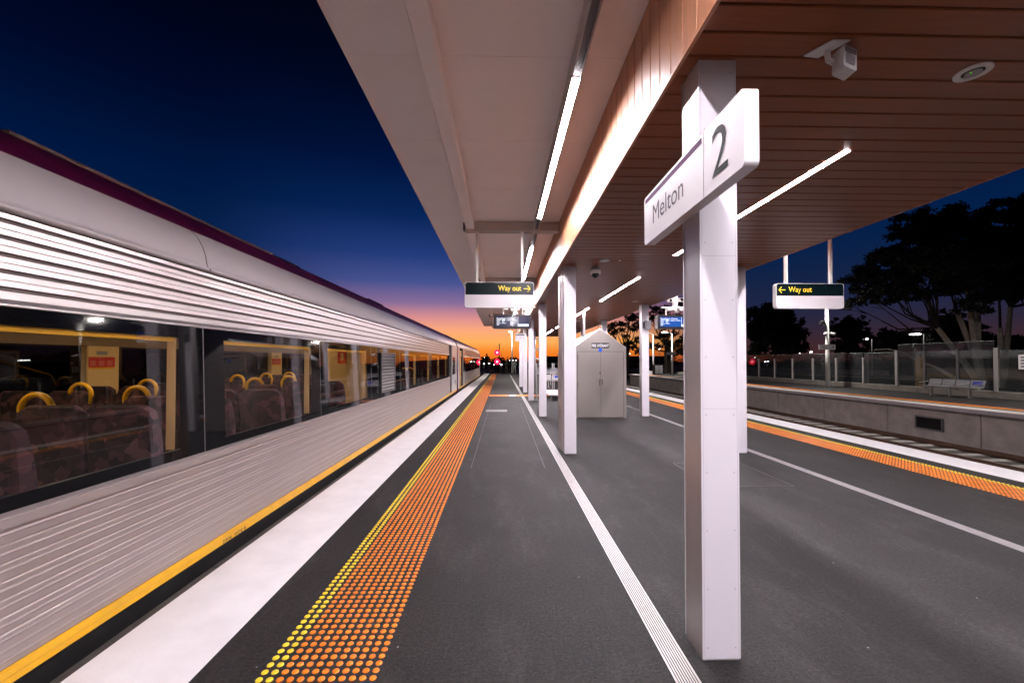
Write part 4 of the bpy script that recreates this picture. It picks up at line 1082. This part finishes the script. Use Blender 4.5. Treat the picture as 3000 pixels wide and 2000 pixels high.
MB().box(side(1) + 0.0105, side(1) + 0.013, 24.0, 25.1, 0.93, 1.76).build('door_window', 'frit', dr)
MB().box(side(1) - 0.03, side(1) + 0.004, 41.601, 42.2, 0.10, 2.24).build('end_panel', 'train_white', car2)

# ================================================================== OPPOSITE PLATFORM FURNITURE
XF = 20.4
fence = thing('glass_balustrade', (XF, 24, 0), 'long low glass balustrade on a concrete kerb behind the opposite platform', 'fence')
MB().bbox(XF, XF + 0.16, YA, 47.5, -0.003, 0.27, 0.01).build('kerb', 'concrete_dark', fence)
MB().box(XF - 0.003, XF + 0.163, YA, 47.5, 0.2705, 0.285).build('kerb_cap', 'concrete', fence)
py = [20.95 + 1.9 * k for k in range(0, 14)]
for i, y in enumerate(py):
    if i > 0:
        MB().bbox(XF - 0.03, XF + 0.03, y - 0.05, y + 0.05, 0.286, 1.72, 0.008, 'z').build('post', 'post_metal', fence)
    if i < len(py) - 1:
        gp = MB().box(XF + 0.035, XF + 0.047, y + 0.03, y + 1.87, 0.30, 1.992).build('glass_panel', 'fence_glass', fence); MB().box(XF + 0.034, XF + 0.048, y + 0.03, y + 1.87, 1.9925, 2.004).build('glass_edge', 'glass_edge', gp)
py2 = [16.5 - 1.95 * k for k in range(1, 8)]
for y in py2:
    MB().bbox(XF - 0.03, XF + 0.03, y - 0.05, y + 0.05, 0.286, 1.72, 0.008, 'z').build('post', 'post_metal', fence)
    MB().box(XF + 0.035, XF + 0.047, y + 0.03, y + 1.92, 0.30, 2.0).build('glass_panel', 'fence_glass', fence)
sh = thing('glass_screen', (XF, 18.7, 0.28), 'taller glass wind screen behind the bench on the opposite platform', 'glass screen')
for y in (20.88, 16.58):
    for dx in (-0.02,):
        MB().bbox(XF - 0.04, XF + 0.03, y - 0.06, y + 0.06, 0.286, 2.09, 0.008, 'z').build('post', 'post_metal', sh)
for a, c in ((16.66, 18.02), (18.05, 19.47), (19.50, 20.82)):
    gp = MB().box(XF + 0.035, XF + 0.047, a, c, 0.31, 2.382).build('glass_panel', 'fence_glass', sh); MB().box(XF + 0.034, XF + 0.048, a, c, 2.3825, 2.395).build('glass_edge', 'glass_edge', gp)
for y in (18.035, 19.485):
    MB().bbox(XF - 0.03, XF + 0.03, y - 0.03, y + 0.03, 0.286, 2.05, 0.006, 'z').build('post', 'beam_dark', sh)
for a in (19.25, ):
    MB().box(XF + 0.3, XF + 0.34, 19.2, 19.62, 0.3, 1.72).build('yellow_panel', 'handle_yellow', sh) if False else None
t = thing('notice_board', (XF - 0.04, 15.6, 1.2), 'pale timetable board fixed on the glass at the right edge', 'notice board')
MB().box(XF - 0.02, XF + 0.03, 15.2, 15.82, 1.22, 1.80).build('board', 'sign_white', t)
b = MB()
for k in range(4): b.box(XF - 0.022, XF - 0.0205, 15.60, 15.74, 1.30 + k * 0.12, 1.36 + k * 0.12)
b.build('print', 'text_faded', t)
t = thing('reflection_board', (23.0, 22.0, -0.1), 'amber reflection in the tall glass screen, built as a narrow board', 'board')
MB().box(23.0, 23.05, 22.0, 22.45, 0.0, 1.75).build('board', 'amber_reflection', t)  # board and stake stand in for an amber reflection in the glass
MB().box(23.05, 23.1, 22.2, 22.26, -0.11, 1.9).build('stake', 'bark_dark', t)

def lamp_post(x, y, h, arm, label, sign=False, cams=False, group='lamp posts on the station platforms', r0=0.125, z0=0.0, gl='street_glow', head=0.28):
    t = thing('lamp_post', (x, y, z0), label, 'lamp post', group)
    MB().tube([(x, y, z0 + 0.001), (x, y, z0 + 1.8), (x, y, z0 + h)], [r0, r0 * 0.85, r0 * 0.62], 16).build('pole', 'pole_white', t, smooth=True)
    if arm:
        MB().tube([(x, y, z0 + h - 0.05), (x + arm * 0.5, y, z0 + h + 0.12), (x + arm, y, z0 + h + 0.15)], 0.03, 8).build('arm', 'pole_white', t)
        hd = MB().disc((x + arm, y, z0 + h + 0.16), head, 'z', 18, 0.05, head * 0.6).build('lamp_head', 'case_side', t)
        MB().disc((x + arm, y, z0 + h + 0.128), head * 0.92, 'z', 18, 0.012, head * 0.52).build('lamp_glass', gl, hd)
    if sign:
        yy = y - r0 - 0.02
        s = MB().prism(rounded(x - 0.64, x + 0.33, 2.21, 2.52, 0.02), yy - 0.05, yy, 'y').build('sign_panel', 'sign_white', t)
        MB().box(x - 0.61, x + 0.02, yy - 0.054, yy - 0.0505, 2.475, 2.495).build('purple_bar', 'purple_bar', s)
        if sign == 'read':
            text('letters', 'Melton', 'text_dark', s, (x - 0.49, yy - 0.051, 2.295), (1, 0, 0), (0, 0, 1), width=0.37, height=0.11, depth=0.001)
            text('numeral', '4', 'text_dark', s, (x + 0.12, yy - 0.051, 2.265), (1, 0, 0), (0, 0, 1), width=0.11, height=0.185, depth=0.001)
    if cams:
        MB().bbox(x - 0.40, x - 0.18, y - 0.1, y + 0.1, 3.70, 3.92, 0.02, 'x').build('speaker_box', 'camera_black', t)
        MB().tube([(x - 0.18, y, 3.81), (x - 0.06, y, 3.81)], 0.03, 8).build('speaker_arm', 'camera_black', t)
        for s_ in (-1, 1):
            c = MB().tube([(x + s_ * 0.08, y, 3.19), (x + s_ * 0.16, y - 0.06, 3.19), (x + s_ * 0.30, y - 0.22, 3.10)], [0.03, 0.07, 0.075], 12).build('cctv_camera', 'camera_white', t, smooth=True)
            MB().sphere((x + s_ * 0.305, y - 0.23, 3.095), 0.055, 10, 8).build('lens', 'camera_black', c)
    return t
lamp_post(19.27, 23.99, 5.0, -0.9, 'tall white lamp post with cameras and Melton 4 sign on the opposite platform', 'read', True)
lamp_post(18.58, 44.66, 4.55, -0.85, 'white lamp post with a small sign seen between the columns', 'plain', False, r0=0.11)
lamp_post(18.55, 50.2, 4.85, -0.9, 'white lamp post behind the dark equipment cabinets at the opposite platform end', False, False, r0=0.11)
lamp_post(1.21, 50.2, 4.9, 0.0, 'slim lamp post beside the two people at the platform end', False, False, r0=0.10)
lamp_post(19.27, 12.9, 5.0, -0.9, 'added unseen lamp post lighting the opposite platform, beyond the right edge of view')  # added outside the view to brighten the opposite platform and its sign
lamp_post(2.05, 38.0, 4.9, -0.5, 'added unseen lamp post lighting the platform end, hidden behind the far columns', r0=0.09)  # extra lamp put behind the columns to light the people at the end
lt = bpy.data.objects[[o.name for o in bpy.data.objects if o.get('label', '').startswith('slim lamp post')][0]]
MB().tube([(1.21, 50.2, 4.88), (1.6, 50.2, 5.1), (2.4, 50.2, 5.25)], 0.03, 8).build('arm', 'pole_grey', lt)
hd = MB().disc((1.0, 50.2, 5.12), 0.16, 'z', 14, 0.05, 0.1).build('lamp_head', 'case_side', lt)
MB().disc((1.0, 50.2, 5.088), 0.15, 'z', 14, 0.012, 0.09).build('lamp_glass', 'street_glow', hd)

# equipment cabinets at the end of the opposite platform
t = thing('equipment_cabinet', (17.9, 46.8, 0), 'dark equipment cabinet with vents at the end of the opposite platform', 'cabinet')
MB().bbox(17.35, 18.35, 46.6, 47.2, 0.001, 1.12, 0.02, 'z').build('cabinet_body', 'screen_case', t)
for k in range(2): MB().box(17.42 + k * 0.47, 17.82 + k * 0.47, 46.585, 46.599, 0.1, 1.05).build('door', 'speaker_grey', t)
t = thing('utility_box', (16.5, 46.4, 0), 'stepped white utility box left of the dark equipment cabinet', 'box')
MB().bbox(16.1, 16.95, 46.2, 46.7, 0.001, 0.42, 0.015, 'z').build('base', 'sign_white', t)
MB().bbox(16.25, 16.6, 46.25, 46.65, 0.421, 1.0, 0.015, 'z').build('upper_box', 'sign_white', t)

# ================================================================== PEOPLE AT THE PLATFORM END
def person(x, y, h, top, trousers, label, hold):
    s = h / 1.72
    V = [((0, 0, 0.95), 0.13, 0.10), ((0, 0, 1.12), 0.125, 0.095), ((0, 0, 1.32), 0.155, 0.10), ((0, 0, 1.44), 0.07, 0.06), ((0, 0, 1.50), 0.05, 0.05), ((0, -0.005, 1.60), 0.078, 0.09), ((0, 0, 1.69), 0.055, 0.06)]
    E = [(0, 1), (1, 2), (2, 3), (3, 4), (4, 5), (5, 6)]
    def add(par, p, r):
        V.append((p, r, r)); E.append((par, len(V) - 1)); return len(V) - 1
    for sd in (-1, 1):
        a = add(0, (sd * 0.095, 0, 0.88), 0.09); k = add(a, (sd * 0.11, -0.01, 0.50), 0.06); an = add(k, (sd * 0.12, 0.01, 0.09), 0.042); add(an, (sd * 0.13, -0.13, 0.035), 0.034)
        sh_ = add(2, (sd * 0.19, 0, 1.38), 0.058); el = add(sh_, (sd * 0.25, -0.02, 1.10), 0.043)
        wr = add(el, (sd * (0.08 if hold else 0.24), -0.20 if hold else -0.05, 1.14 if hold else 0.88), 0.03)
        hnd = add(wr, (sd * (0.03 if hold else 0.24), -0.24 if hold else -0.07, 1.16 if hold else 0.80), 0.03)
        for fi in range(5):
            q = V[hnd][0]; add(hnd, (q[0] + sd * (fi - 2) * 0.012, q[1] - 0.045 + abs(fi - 2) * 0.006, q[2] + (0.03 if hold else -0.05)), 0.0085)
    me = bpy.data.meshes.new('person'); me.from_pydata([tuple(c * s for c in v[0]) for v in V], E, [])
    o = bpy.data.objects.new('person', me); col.objects.link(o); o.location = (x, y, 0)
    md = o.modifiers.new('skin', 'SKIN'); sk_ = me.skin_vertices[0].data
    for i, v in enumerate(V): sk_[i].radius = (v[1] * s, v[2] * s)
    sk_[0].use_root = True
    o.modifiers.new('sub', 'SUBSURF').levels = 2
    bpy.context.view_layer.update()
    m2 = bpy.data.meshes.new_from_object(o.evaluated_get(bpy.context.evaluated_depsgraph_get()))
    o.modifiers.clear(); o.data = m2; m2.materials.clear()
    for mm in ('skin', top, trousers, 'hair', 'tyre'): m2.materials.append(MATS[mm])
    for f in m2.polygons:
        c = f.center / s; f.use_smooth = True
        if c.z < 0.07: f.material_index = 4
        elif c.z < 0.93: f.material_index = 2 if abs(c.x) < 0.20 else 0
        elif c.z < 1.47 and not (c.y < -0.19): f.material_index = 1
        elif c.z > 1.60 and (c.y > -0.03 or c.z > 1.68): f.material_index = 3
        else: f.material_index = 0
    tag(o, label, 'person')
    for nm, pts in (('eye', [(-0.03, -0.085, 1.615), (0.03, -0.085, 1.615)]),):
        for p in pts: MB().sphere((x + p[0] * s, y + p[1] * s, p[2] * s), 0.010).build(nm, 'tyre', o)
    MB().sphere((x, y - 0.098 * s, 1.59 * s), 0.013).build('nose', 'skin', o)
    MB().box(x - 0.022, x + 0.022, y - 0.092 * s, y - 0.08 * s, 1.552 * s, 1.56 * s).build('mouth', 'red_notice', o)
    if hold:
        MB().box(x - 0.04, x + 0.04, y - 0.30 * s, y - 0.285 * s, 1.13 * s, 1.25 * s).build('phone', 'tyre', o)
    return o
person(0.49, 49.6, 1.66, 'cloth_dark', 'cloth_brown', 'person in dark jacket and brown trousers at the platform end', True)
person(1.50, 49.7, 1.64, 'cloth_white', 'cloth_white', 'person in white top and white trousers holding a phone at the platform end', True)

# ================================================================== SIGNAL, FAR LIGHTS
def far(px, py, Y): return at(px, py, Y)
sm = far(1463, 1057, 68)
t = thing('railway_signal', (sm.x, 68, -1.4), 'railway signal mast with two red lights beyond the platform end', 'signal')
MB().tube([(sm.x, 68, -1.4), (sm.x, 68, 4.4)], 0.07, 10).build('mast', 'rail_rust', t)
b = MB()
for k in range(8): b.tube([(sm.x + 0.10, 68.1, -0.6 + k * 0.42), (sm.x + 0.38, 68.1, -0.6 + k * 0.42)], 0.012, 5)
b.tube([(sm.x + 0.38, 68.1, -1.4), (sm.x + 0.38, 68.1, 3.0)], 0.02, 6); b.build('ladder', 'rail_rust', t)
for zz in (2.93, 1.42):
    hd = MB().disc((sm.x - 0.36, 67.9, zz), 0.48, 'y', 28, 0.05).build('signal_glow', 'signal_red', t)  # emissive disc stands for the red bloom spread around the lens
    MB().disc((sm.x - 0.36, 67.86, zz), 0.15, 'y', 20, 0.02).build('signal_lens', 'signal_core', hd)
    b = MB()
    for k in range(16):
        a0 = math.pi * k / 16; a1 = math.pi * (k + 1) / 16
        b.quad(*[(sm.x - 0.36 + 0.53 * math.cos(a), yy, zz + 0.53 * math.sin(a)) for a, yy in ((a0, 67.6), (a1, 67.6), (a1, 67.95), (a0, 67.95))])
    b.build('hood', 'beam_dark', hd)
    MB().box(sm.x - 0.3, sm.x, 67.95, 68.0, zz - 0.04, zz + 0.04).build('bracket', 'rail_rust', t)

fl = [(1418, 1065, 92, 0.26, 'white yard lamp just right of the train end'), (1433, 1064, 96, 0.26, 'second white yard lamp between the train end and signal'),
      (1447, 1068, 100, 0.16, 'small white yard lamp left of the lower red signal light'), (1419, 1047, 130, 0.14, 'small white lamp in the tree left of the signal'),
      (1465, 1066, 110, 0.16, 'small white yard lamp right of the lower red signal light'), (1469, 1068, 90, 0.24, 'larger white yard lamp right of the lower red signal light'),
      (1493, 1055, 120, 0.18, 'white lamp between the two people at the platform end'), (1503, 1055.5, 110, 0.16, 'white lamp just left of the head of the person in white'),
      (1512, 1055, 110, 0.22, 'white lamp just right of the head of the person in white'), (1474, 1049, 150, 0.16, 'warm lamp above the horizon right of the signal'),
      (1605, 1049, 120, 0.20, 'white lamp on the horizon left of the twin handrail posts'), (1612, 1055, 140, 0.14, 'lower white lamp on the horizon left of the handrail posts'),
      (1624, 1053, 110, 0.34, 'bright white floodlight above the twin handrail posts'), (1625, 1060, 130, 0.24, 'lower floodlight above the twin handrail posts'),
      (1855, 1057, 110, 0.16, 'small warm lamp right of the hydrant cabinet'), (1845, 1036, 95, 0.2, 'flat white street lamp right of the hydrant cabinet'),
      (1925, 1050, 120, 0.14, 'small white lamp low between the lamp posts'), (1933, 1022, 80, 0.24, 'flat white street lamp between the two platform lamp posts'),
      (2211, 1047, 90, 0.2, 'white street lamp at the left end of the glass balustrade'), (2242, 1059, 75, 0.24, 'white headlamp glow seen through the balustrade glass'),
      (2250, 1058, 75, 0.18, 'second white headlamp glow seen through the balustrade glass'), (2308, 1059, 90, 0.16, 'red lamp seen through the balustrade glass'),
      (2343, 1034, 85, 0.22, 'white street lamp above the balustrade left of the Melton 4 post'), (2376, 1031, 70, 0.3, 'white street lamp with long arm left of the Melton 4 post'),
      (2974, 1057, 40, 0.16, 'small white lamp low at the right edge of the photo')]
for i, (px, py, Y, r, lab) in enumerate(fl):
    p = far(px, py, Y); g = -1.42 if p.x < 20 else -0.12
    r *= 0.62
    t = thing('distant_lamp', (p.x, Y, g), lab, 'lamp', 'small lamps in the distance')
    m = 'tail_red' if 'red lamp seen' in lab else ('amber_glow' if 'warm' in lab else 'far_glow')
    MB().sphere((p.x, Y, p.z), r, 10, 6, 0.55).build('lamp_glass', m, t)
    MB().tube([(p.x, Y + 0.3, g), (p.x, Y + 0.3, p.z + 0.1)], 0.05, 6).build('pole', 'pole_grey', t)
    MB().box(p.x - r * 0.6, p.x + r * 0.6, Y - 0.1, Y + 0.4, p.z + r * 0.56, p.z + r * 0.56 + 0.05).build('lamp_hood', 'case_side', t)
# two large car park lamps
for (px, py, lab) in ((2529, 993, 'wide bright car park lamp low between the dark trees'), (2681, 979, 'wide bright car park lamp nearer the big gum tree')):
    Y = 46; p = far(px, py, Y)
    t = thing('car_park_lamp', (p.x + 0.5, Y, -0.12), lab, 'street lamp', 'car park lamps')
    hd = MB().disc((p.x, Y, p.z + 0.09), 0.55, 'z', 20, 0.10, 0.3).build('lamp_head', 'case_side', t)
    MB().sphere((p.x, Y, p.z), 0.50, 18, 8, 0.16).build('lamp_glass', 'far_glow', hd)
    MB().tube([(p.x + 1.0, Y, -0.12), (p.x + 1.0, Y, p.z + 0.05), (p.x + 0.5, Y, p.z + 0.10)], 0.05, 8).build('pole', 'pole_grey', t)

# ================================================================== TREES
def leaves(b, c, rx, ry, rz, n, size, rnd):
    for _ in range(n):
        while True:
            u = Vector((rnd.uniform(-1, 1), rnd.uniform(-1, 1), rnd.uniform(-1, 1)))
            if u.length < 1: break
        u *= (0.55 + 0.45 * rnd.random()) if rnd.random() < 0.7 else 1.0
        p = Vector((c[0] + u.x * rx, c[1] + u.y * ry, c[2] + u.z * rz))
        d = Vector((rnd.gauss(0, 1), rnd.gauss(0, 1), rnd.gauss(0, 1) - 0.4)).normalized()
        e = d.cross(Vector((rnd.gauss(0, 1), rnd.gauss(0, 1), rnd.gauss(0, 1)))).normalized()
        s = size * rnd.uniform(0.6, 1.4)
        b.poly([p, p + d * s * 0.5 + e * s * 0.32, p + d * s, p + d * s * 0.5 - e * s * 0.32])
def tree(base, clumps, label, trunk_r=0.3, forks=None, bark='bark_dark', leafm='leaf2', leaf=0.16, dens=1.0, seed=1, group='gum trees beyond the platforms', name='gum_tree', limb=None):
    rnd = random.Random(seed)
    t = thing(name, base, label, 'tree', group)
    base = Vector(base)
    cen = Vector((0, 0, 0))
    for c in clumps: cen += Vector(c[:3])
    cen /= len(clumps)
    forks = forks or [(base + (cen - base) * 0.35)]
    b = MB()
    for f in forks:
        f = Vector(f); b.tube([base + Vector((rnd.uniform(-.1, .1), 0, -0.05)), base + (f - base) * 0.5 + Vector((rnd.uniform(-.2, .2), 0, 0)), f], [trunk_r, trunk_r * 0.75, trunk_r * 0.6], 9)
    if limb: b.build('trunk', bark, t); b = MB()
    for c in clumps:
        cv = Vector(c[:3]); f = min(forks, key=lambda q: (Vector((q[0], q[1], 0)) - Vector((cv.x, cv.y, 0))).length); f = Vector(f)
        m1 = f.lerp(cv, 0.45) + Vector((rnd.uniform(-.3, .3), rnd.uniform(-.3, .3), -0.12 * (cv - f).length)); m2 = f.lerp(cv, 0.8) + Vector((rnd.uniform(-.2, .2), 0, -0.05 * (cv - f).length))
        b.tube([f, m1, m2, cv], [trunk_r * 0.34, trunk_r * 0.20, trunk_r * 0.11, trunk_r * 0.05], 6, False)
        for k in range(3):
            e = cv + Vector((rnd.uniform(-1, 1) * c[3], rnd.uniform(-1, 1) * c[3], rnd.uniform(-.3, .8) * c[4])); b.tube([m2, m2.lerp(e, 0.5) + Vector((0, 0, -.1)), e], [trunk_r * 0.12, trunk_r * 0.07, 0.01], 4, False)
    b.build('limbs' if limb else 'trunk', limb or bark, t)
    b = MB()
    for c in clumps:
        rx, rz = c[3] * 1.12, c[4] * 1.15; sub = 9
        n = int(dens * 58 * (rx * rz) / (leaf * leaf))
        for k in range(sub):
            o = Vector((rnd.gauss(0, .52) * rx, rnd.gauss(0, .5) * rx, rnd.gauss(0, .45) * rz))
            leaves(b, (c[0] + o.x, c[1] + o.y, c[2] + o.z), rx * 0.40, rx * 0.40, rz * 0.36, n // sub, leaf, rnd)
    b.build('crown', leafm, t)
    return t
def ck(lst, Y, jit, rnd, gf=1.0):
    out = []
    for (px, py, rp, rq) in lst:
        yy = Y + rnd.uniform(-jit, jit); p = at(px, py, yy); out.append((p.x, p.y, p.z, rp / 1209 * Y * gf, rq / 1209 * Y * gf))
    return out
rnd = random.Random(11)
# big spreading gum at the right
cl = [(2770, 625, 55, 28), (2830, 640, 50, 30), (2720, 665, 50, 32), (2660, 700, 45, 30), (2640, 745, 45, 32), (2700, 730, 55, 32), (2770, 690, 60, 35), (2560, 790, 45, 30), (2620, 800, 55, 32),
      (2520, 840, 30, 24), (2540, 870, 34, 20), (2690, 800, 60, 35), (2760, 760, 65, 35), (2830, 720, 60, 35), (2890, 670, 50, 32), (2850, 790, 60, 35), (2780, 830, 55, 26), (2600, 850, 45, 22),
      (2490, 893, 24, 16), (2700, 860, 50, 20), (2860, 860, 40, 24), (2840, 900, 30, 22)]
bs = at(2880, 1100, 23.0); bs.z = -0.12
f1 = at(2800, 905, 23.6); f2 = at(2865, 880, 23.0); f3 = at(2745, 960, 23.8); f4 = at(2830, 800, 22.6)
cl += [(2590, 830, 40, 25), (2660, 780, 50, 35), (2700, 770, 50, 35), (2740, 800, 50, 30), (2800, 770, 50, 35), (2820, 820, 50, 30), (2740, 700, 50, 35), (2790, 660, 50, 35), (2680, 740, 50, 35), (2860, 750, 50, 35), (2880, 820, 50, 35), (2640, 850, 40, 22)]
tree(bs, ck(cl, 23, 1.6, rnd, 1.12), 'big spreading gum tree with pale trunk behind the tall glass screen', 0.20, [f1, f2, f3, f4], 'bark_pale', 'leaf2', leaf=0.15, dens=1.0, seed=2, limb='bark_dark')
cl = [(2980, 620, 60, 35), (2940, 690, 50, 32), (3000, 700, 60, 40), (2990, 600, 50, 30), (2960, 770, 50, 32), (3020, 780, 60, 40), (2970, 850, 45, 28), (3060, 640, 60, 40), (3060, 740, 60, 40), (3080, 840, 60, 30)]
bs = at(2935, 1100, 25.0); bs.z = -0.12; f1 = at(2930, 960, 25.2); f2 = at(2960, 900, 25)
cl += [(2950, 720, 60, 45), (2990, 770, 60, 45), (3030, 700, 60, 45), (2960, 810, 50, 35), (3010, 850, 50, 35), (2915, 640, 40, 35), (2930, 770, 45, 35)]
tree(bs, ck(cl, 25, 1.5, rnd, 1.15), 'tall gum tree cut off by the right edge of the photo', 0.20, [f1, f2], 'bark_pale', 'leaf2', leaf=0.15, dens=1.0, seed=3, limb='bark_dark')
# bare limbs with pale bark low behind the glass
t = thing('fallen_branch', (33, 24, -0.12), 'pale bare branch reaching left behind the balustrade glass', 'branch')
pa = [at(2800, 1110, 23), at(2740, 1075, 23.3), at(2690, 1058, 23.6), at(2640, 1030, 24), at(2600, 1022, 24.2), at(2560, 1025, 24.4)]
MB().tube(pa, [0.11, 0.08, 0.06, 0.045, 0.03, 0.015], 7).build('branch', 'bark_pale', t)
MB().tube([pa[3], at(2610, 1045, 24.4), at(2575, 1040, 24.6)], [0.03, 0.02, 0.01], 6).build('twig', 'bark_pale', t)
# darker trees between
def bush(px0, px1, ptop, Y, label, seed, n=12, leaf=None, pbot=1050, group='gum trees beyond the platforms', name='gum_tree', trunk=0.22, hole=0.0, fat=1.0):
    r = random.Random(seed); W = px1 - px0; lst = []
    for k in range(n):
        u = r.uniform(0.12, 0.88); top = ptop + (2 * u - 1) ** 2 * (pbot - ptop) * 0.55
        v = r.random() ** 1.4; yv = top + 12 + v * (pbot - top) * (0.75 - hole)
        lst.append((px0 + W * u, yv, W * r.uniform(0.12, 0.19) * fat, (pbot - ptop) * r.uniform(0.10, 0.16) * fat))
    bs = at((px0 + px1) / 2, 1060, Y); bs.z = -0.12 if bs.x > 20.6 else -1.42
    f = at((px0 + px1) / 2, (ptop + pbot) / 2 + 15, Y)
    return tree(bs, ck(lst, Y, 1.5, r), label, trunk, [f], 'bark_dark', 'leaf2', leaf or 0.007 * Y, 0.9, seed, group, name)
bush(2190, 2350, 885, 46, 'dense dark gum tree left of the Melton 4 post', 21, 30, 0.26, 1055, hole=-0.1)
bush(2260, 2365, 930, 50, 'lower dark tree just left of the Melton 4 post', 22, 16, 0.28, 1050)
bush(2432, 2545, 918, 42, 'round dark tree right of the Melton 4 post', 23, 26, 0.24, 1035, hole=-0.1)
bush(2530, 2640, 948, 52, 'low dark tree above the left car park lamp', 24, 18, 0.3, 1045)
bush(2610, 2740, 962, 56, 'low dark tree behind the right car park lamp', 25, 18, 0.32, 1045)
bush(2700, 2860, 918, 48, 'dark bushy tree under the big gum crown', 26, 20, 0.28, 1030)
bush(2800, 3060, 975, 60, 'wide dark tree low behind the big gum trunks', 27, 24, 0.34, 1055)
# tall open eucalypts seen between the columns
cl = [(1855, 935, 22, 14), (1838, 925, 18, 12), (1800, 950, 14, 8), (1815, 945, 12, 8), (1790, 968, 12, 8), (1782, 955, 8, 6), (1845, 955, 20, 9), (1868, 955, 14, 12), (1820, 965, 14, 6), (1798, 975, 12, 5), (1832, 985, 12, 6),
      (1848, 1000, 16, 6), (1815, 1010, 12, 6), (1858, 1015, 12, 6), (1835, 1022, 16, 6), (1870, 990, 10, 10), (1872, 1035, 10, 10)]
bs = at(1838, 1070, 70); bs.z = -1.42; f = at(1840, 1010, 70); f2 = at(1838, 1045, 70)
tree(bs, ck(cl, 70, 2, rnd), 'tall open gum tree above the right slope of the hydrant cabinet', 0.45, [f, f2], 'bark_dark', 'leaf2', 0.34, 0.8, 31)
cl = [(1925, 905, 16, 9), (1945, 915, 18, 9), (1910, 925, 12, 9), (1960, 905, 14, 9), (1985, 890, 16, 10), (2000, 880, 12, 8), (1930, 935, 14, 8), (1905, 935, 8, 8), (1980, 925, 16, 8), (2005, 935, 12, 10), (1950, 900, 12, 6)]
bs = at(1965, 1070, 62); bs.z = -1.42; f = at(1968, 990, 62); f2 = at(1955, 1020, 62)
tree(bs, ck(cl, 62, 2, rnd), 'tall gum tree above the blue departure display', 0.4, [f, f2], 'bark_dark', 'leaf2', 0.32, 0.9, 32)
cl = [(1945, 985, 16, 9), (1955, 1000, 16, 8), (1935, 975, 10, 7), (1965, 975, 12, 6), (1908, 1010, 8, 8), (1925, 1012, 10, 8), (1990, 1000, 16, 12), (2005, 985, 10, 8), (1985, 1025, 16, 12), (2000, 1030, 12, 12), (1970, 1015, 8, 10)]
bs = at(1952, 1072, 58); bs.z = -1.42; f = at(1950, 1030, 58)
tree(bs, ck(cl, 58, 2, rnd), 'mid height gum tree behind the two platform lamp posts', 0.35, [f], 'bark_dark', 'leaf2', 0.32, 0.9, 33)
# horizon trees beyond the platform end
bush(1405, 1432, 1033, 140, 'small dark tree on the horizon right of the train end', 41, 9, 0.6, 1056, group='dark trees on the horizon', name='horizon_tree', fat=1.7)
bush(1438, 1482, 1042, 120, 'rounded dark tree behind the red signal lights', 42, 14, 0.6, 1066, group='dark trees on the horizon', name='horizon_tree', fat=1.7)
bush(1478, 1502, 1042, 130, 'small dark tree on the horizon above the person in dark clothes', 43, 9, 0.6, 1064, group='dark trees on the horizon', name='horizon_tree', fat=1.7)
bush(1490, 1525, 1042, 125, 'rounded dark tree on the horizon behind the person in white', 44, 12, 0.6, 1066, group='dark trees on the horizon', name='horizon_tree', fat=1.7)
b = MB(); rnd = random.Random(5)
for x in range(-160, 420, 3):
    for k in range(2):
        xx = x + rnd.uniform(-2, 2); yy = 175 + rnd.uniform(-8, 8) - max(0, x - 40) * 0.28; hh = rnd.uniform(2.4, 4.2)
        leaves(b, (xx, yy, -1.2 + hh * 0.5), 3.0, 2.0, hh * 0.75, 60, 0.9, rnd)
o = b.build('far_woodland', 'leaf2'); o['kind'] = 'stuff'; tag(o, 'dark band of distant woodland along the horizon', 'woodland')
# far fence walls and buildings along the line
t = thing('trackside_fence', (-6, 60, -1.4), 'pale trackside fence panels beyond the end of the train', 'fence')
for k in range(9): MB().box(-9.0 + 0.12 * k, -8.9 + 0.12 * k, 52 + k * 6.0, 57.9 + k * 6.0, -1.4, 0.3).build('panel', 'concrete_light', t)
def house(x, y, w, d, h, label, zb=-1.42):
    t = thing('house', (x, y, zb), label, 'house', 'dark houses beyond the railway')
    MB().box(x - w / 2, x + w / 2, y, y + d, zb, zb + h).build('wall', 'house_wall', t)
    b = MB(); r = [(y - 0.3, zb + h + 0.001), (y + d + 0.3, zb + h + 0.001), (y + d / 2, zb + h + 1.6)]
    b.prism(r, x - w / 2 - 0.3, x + w / 2 + 0.3, 'x'); b.build('roof', 'house_roof', t)
    MB().box(x - w * 0.25, x - w * 0.05, y - 0.02, y - 0.001, zb + 1.0, zb + 2.0).build('window', 'frit', t)
    MB().box(x + w * 0.1, x + w * 0.18, y - 0.02, y - 0.001, zb + 0.01, zb + 2.1).build('door', 'bark_dark', t)
house(16, 105, 12, 8, 2.6, 'dark low house on the horizon behind the twin handrail posts'); house(34, 100, 14, 8, 2.6, 'dark low house beyond the opposite platform end')
t = thing('site_building', (30.5, 27, -0.12), 'dim grey shed with a flat roof behind the big gum trunks', 'building')
MB().box(33.0, 42, 29.0, 34, -0.12, 1.9).build('wall', 'concrete_dark', t); MB().box(32.7, 42.3, 28.7, 34.3, 1.901, 2.3).build('roof', 'concrete', t)
MB().box(35, 36.2, 28.97, 28.999, -0.1, 1.7).build('door', 'speaker_grey', t); MB().box(37.5, 39.5, 28.97, 28.999, 0.8, 1.6).build('window', 'frit', t)
print('objects', len(bpy.data.objects))
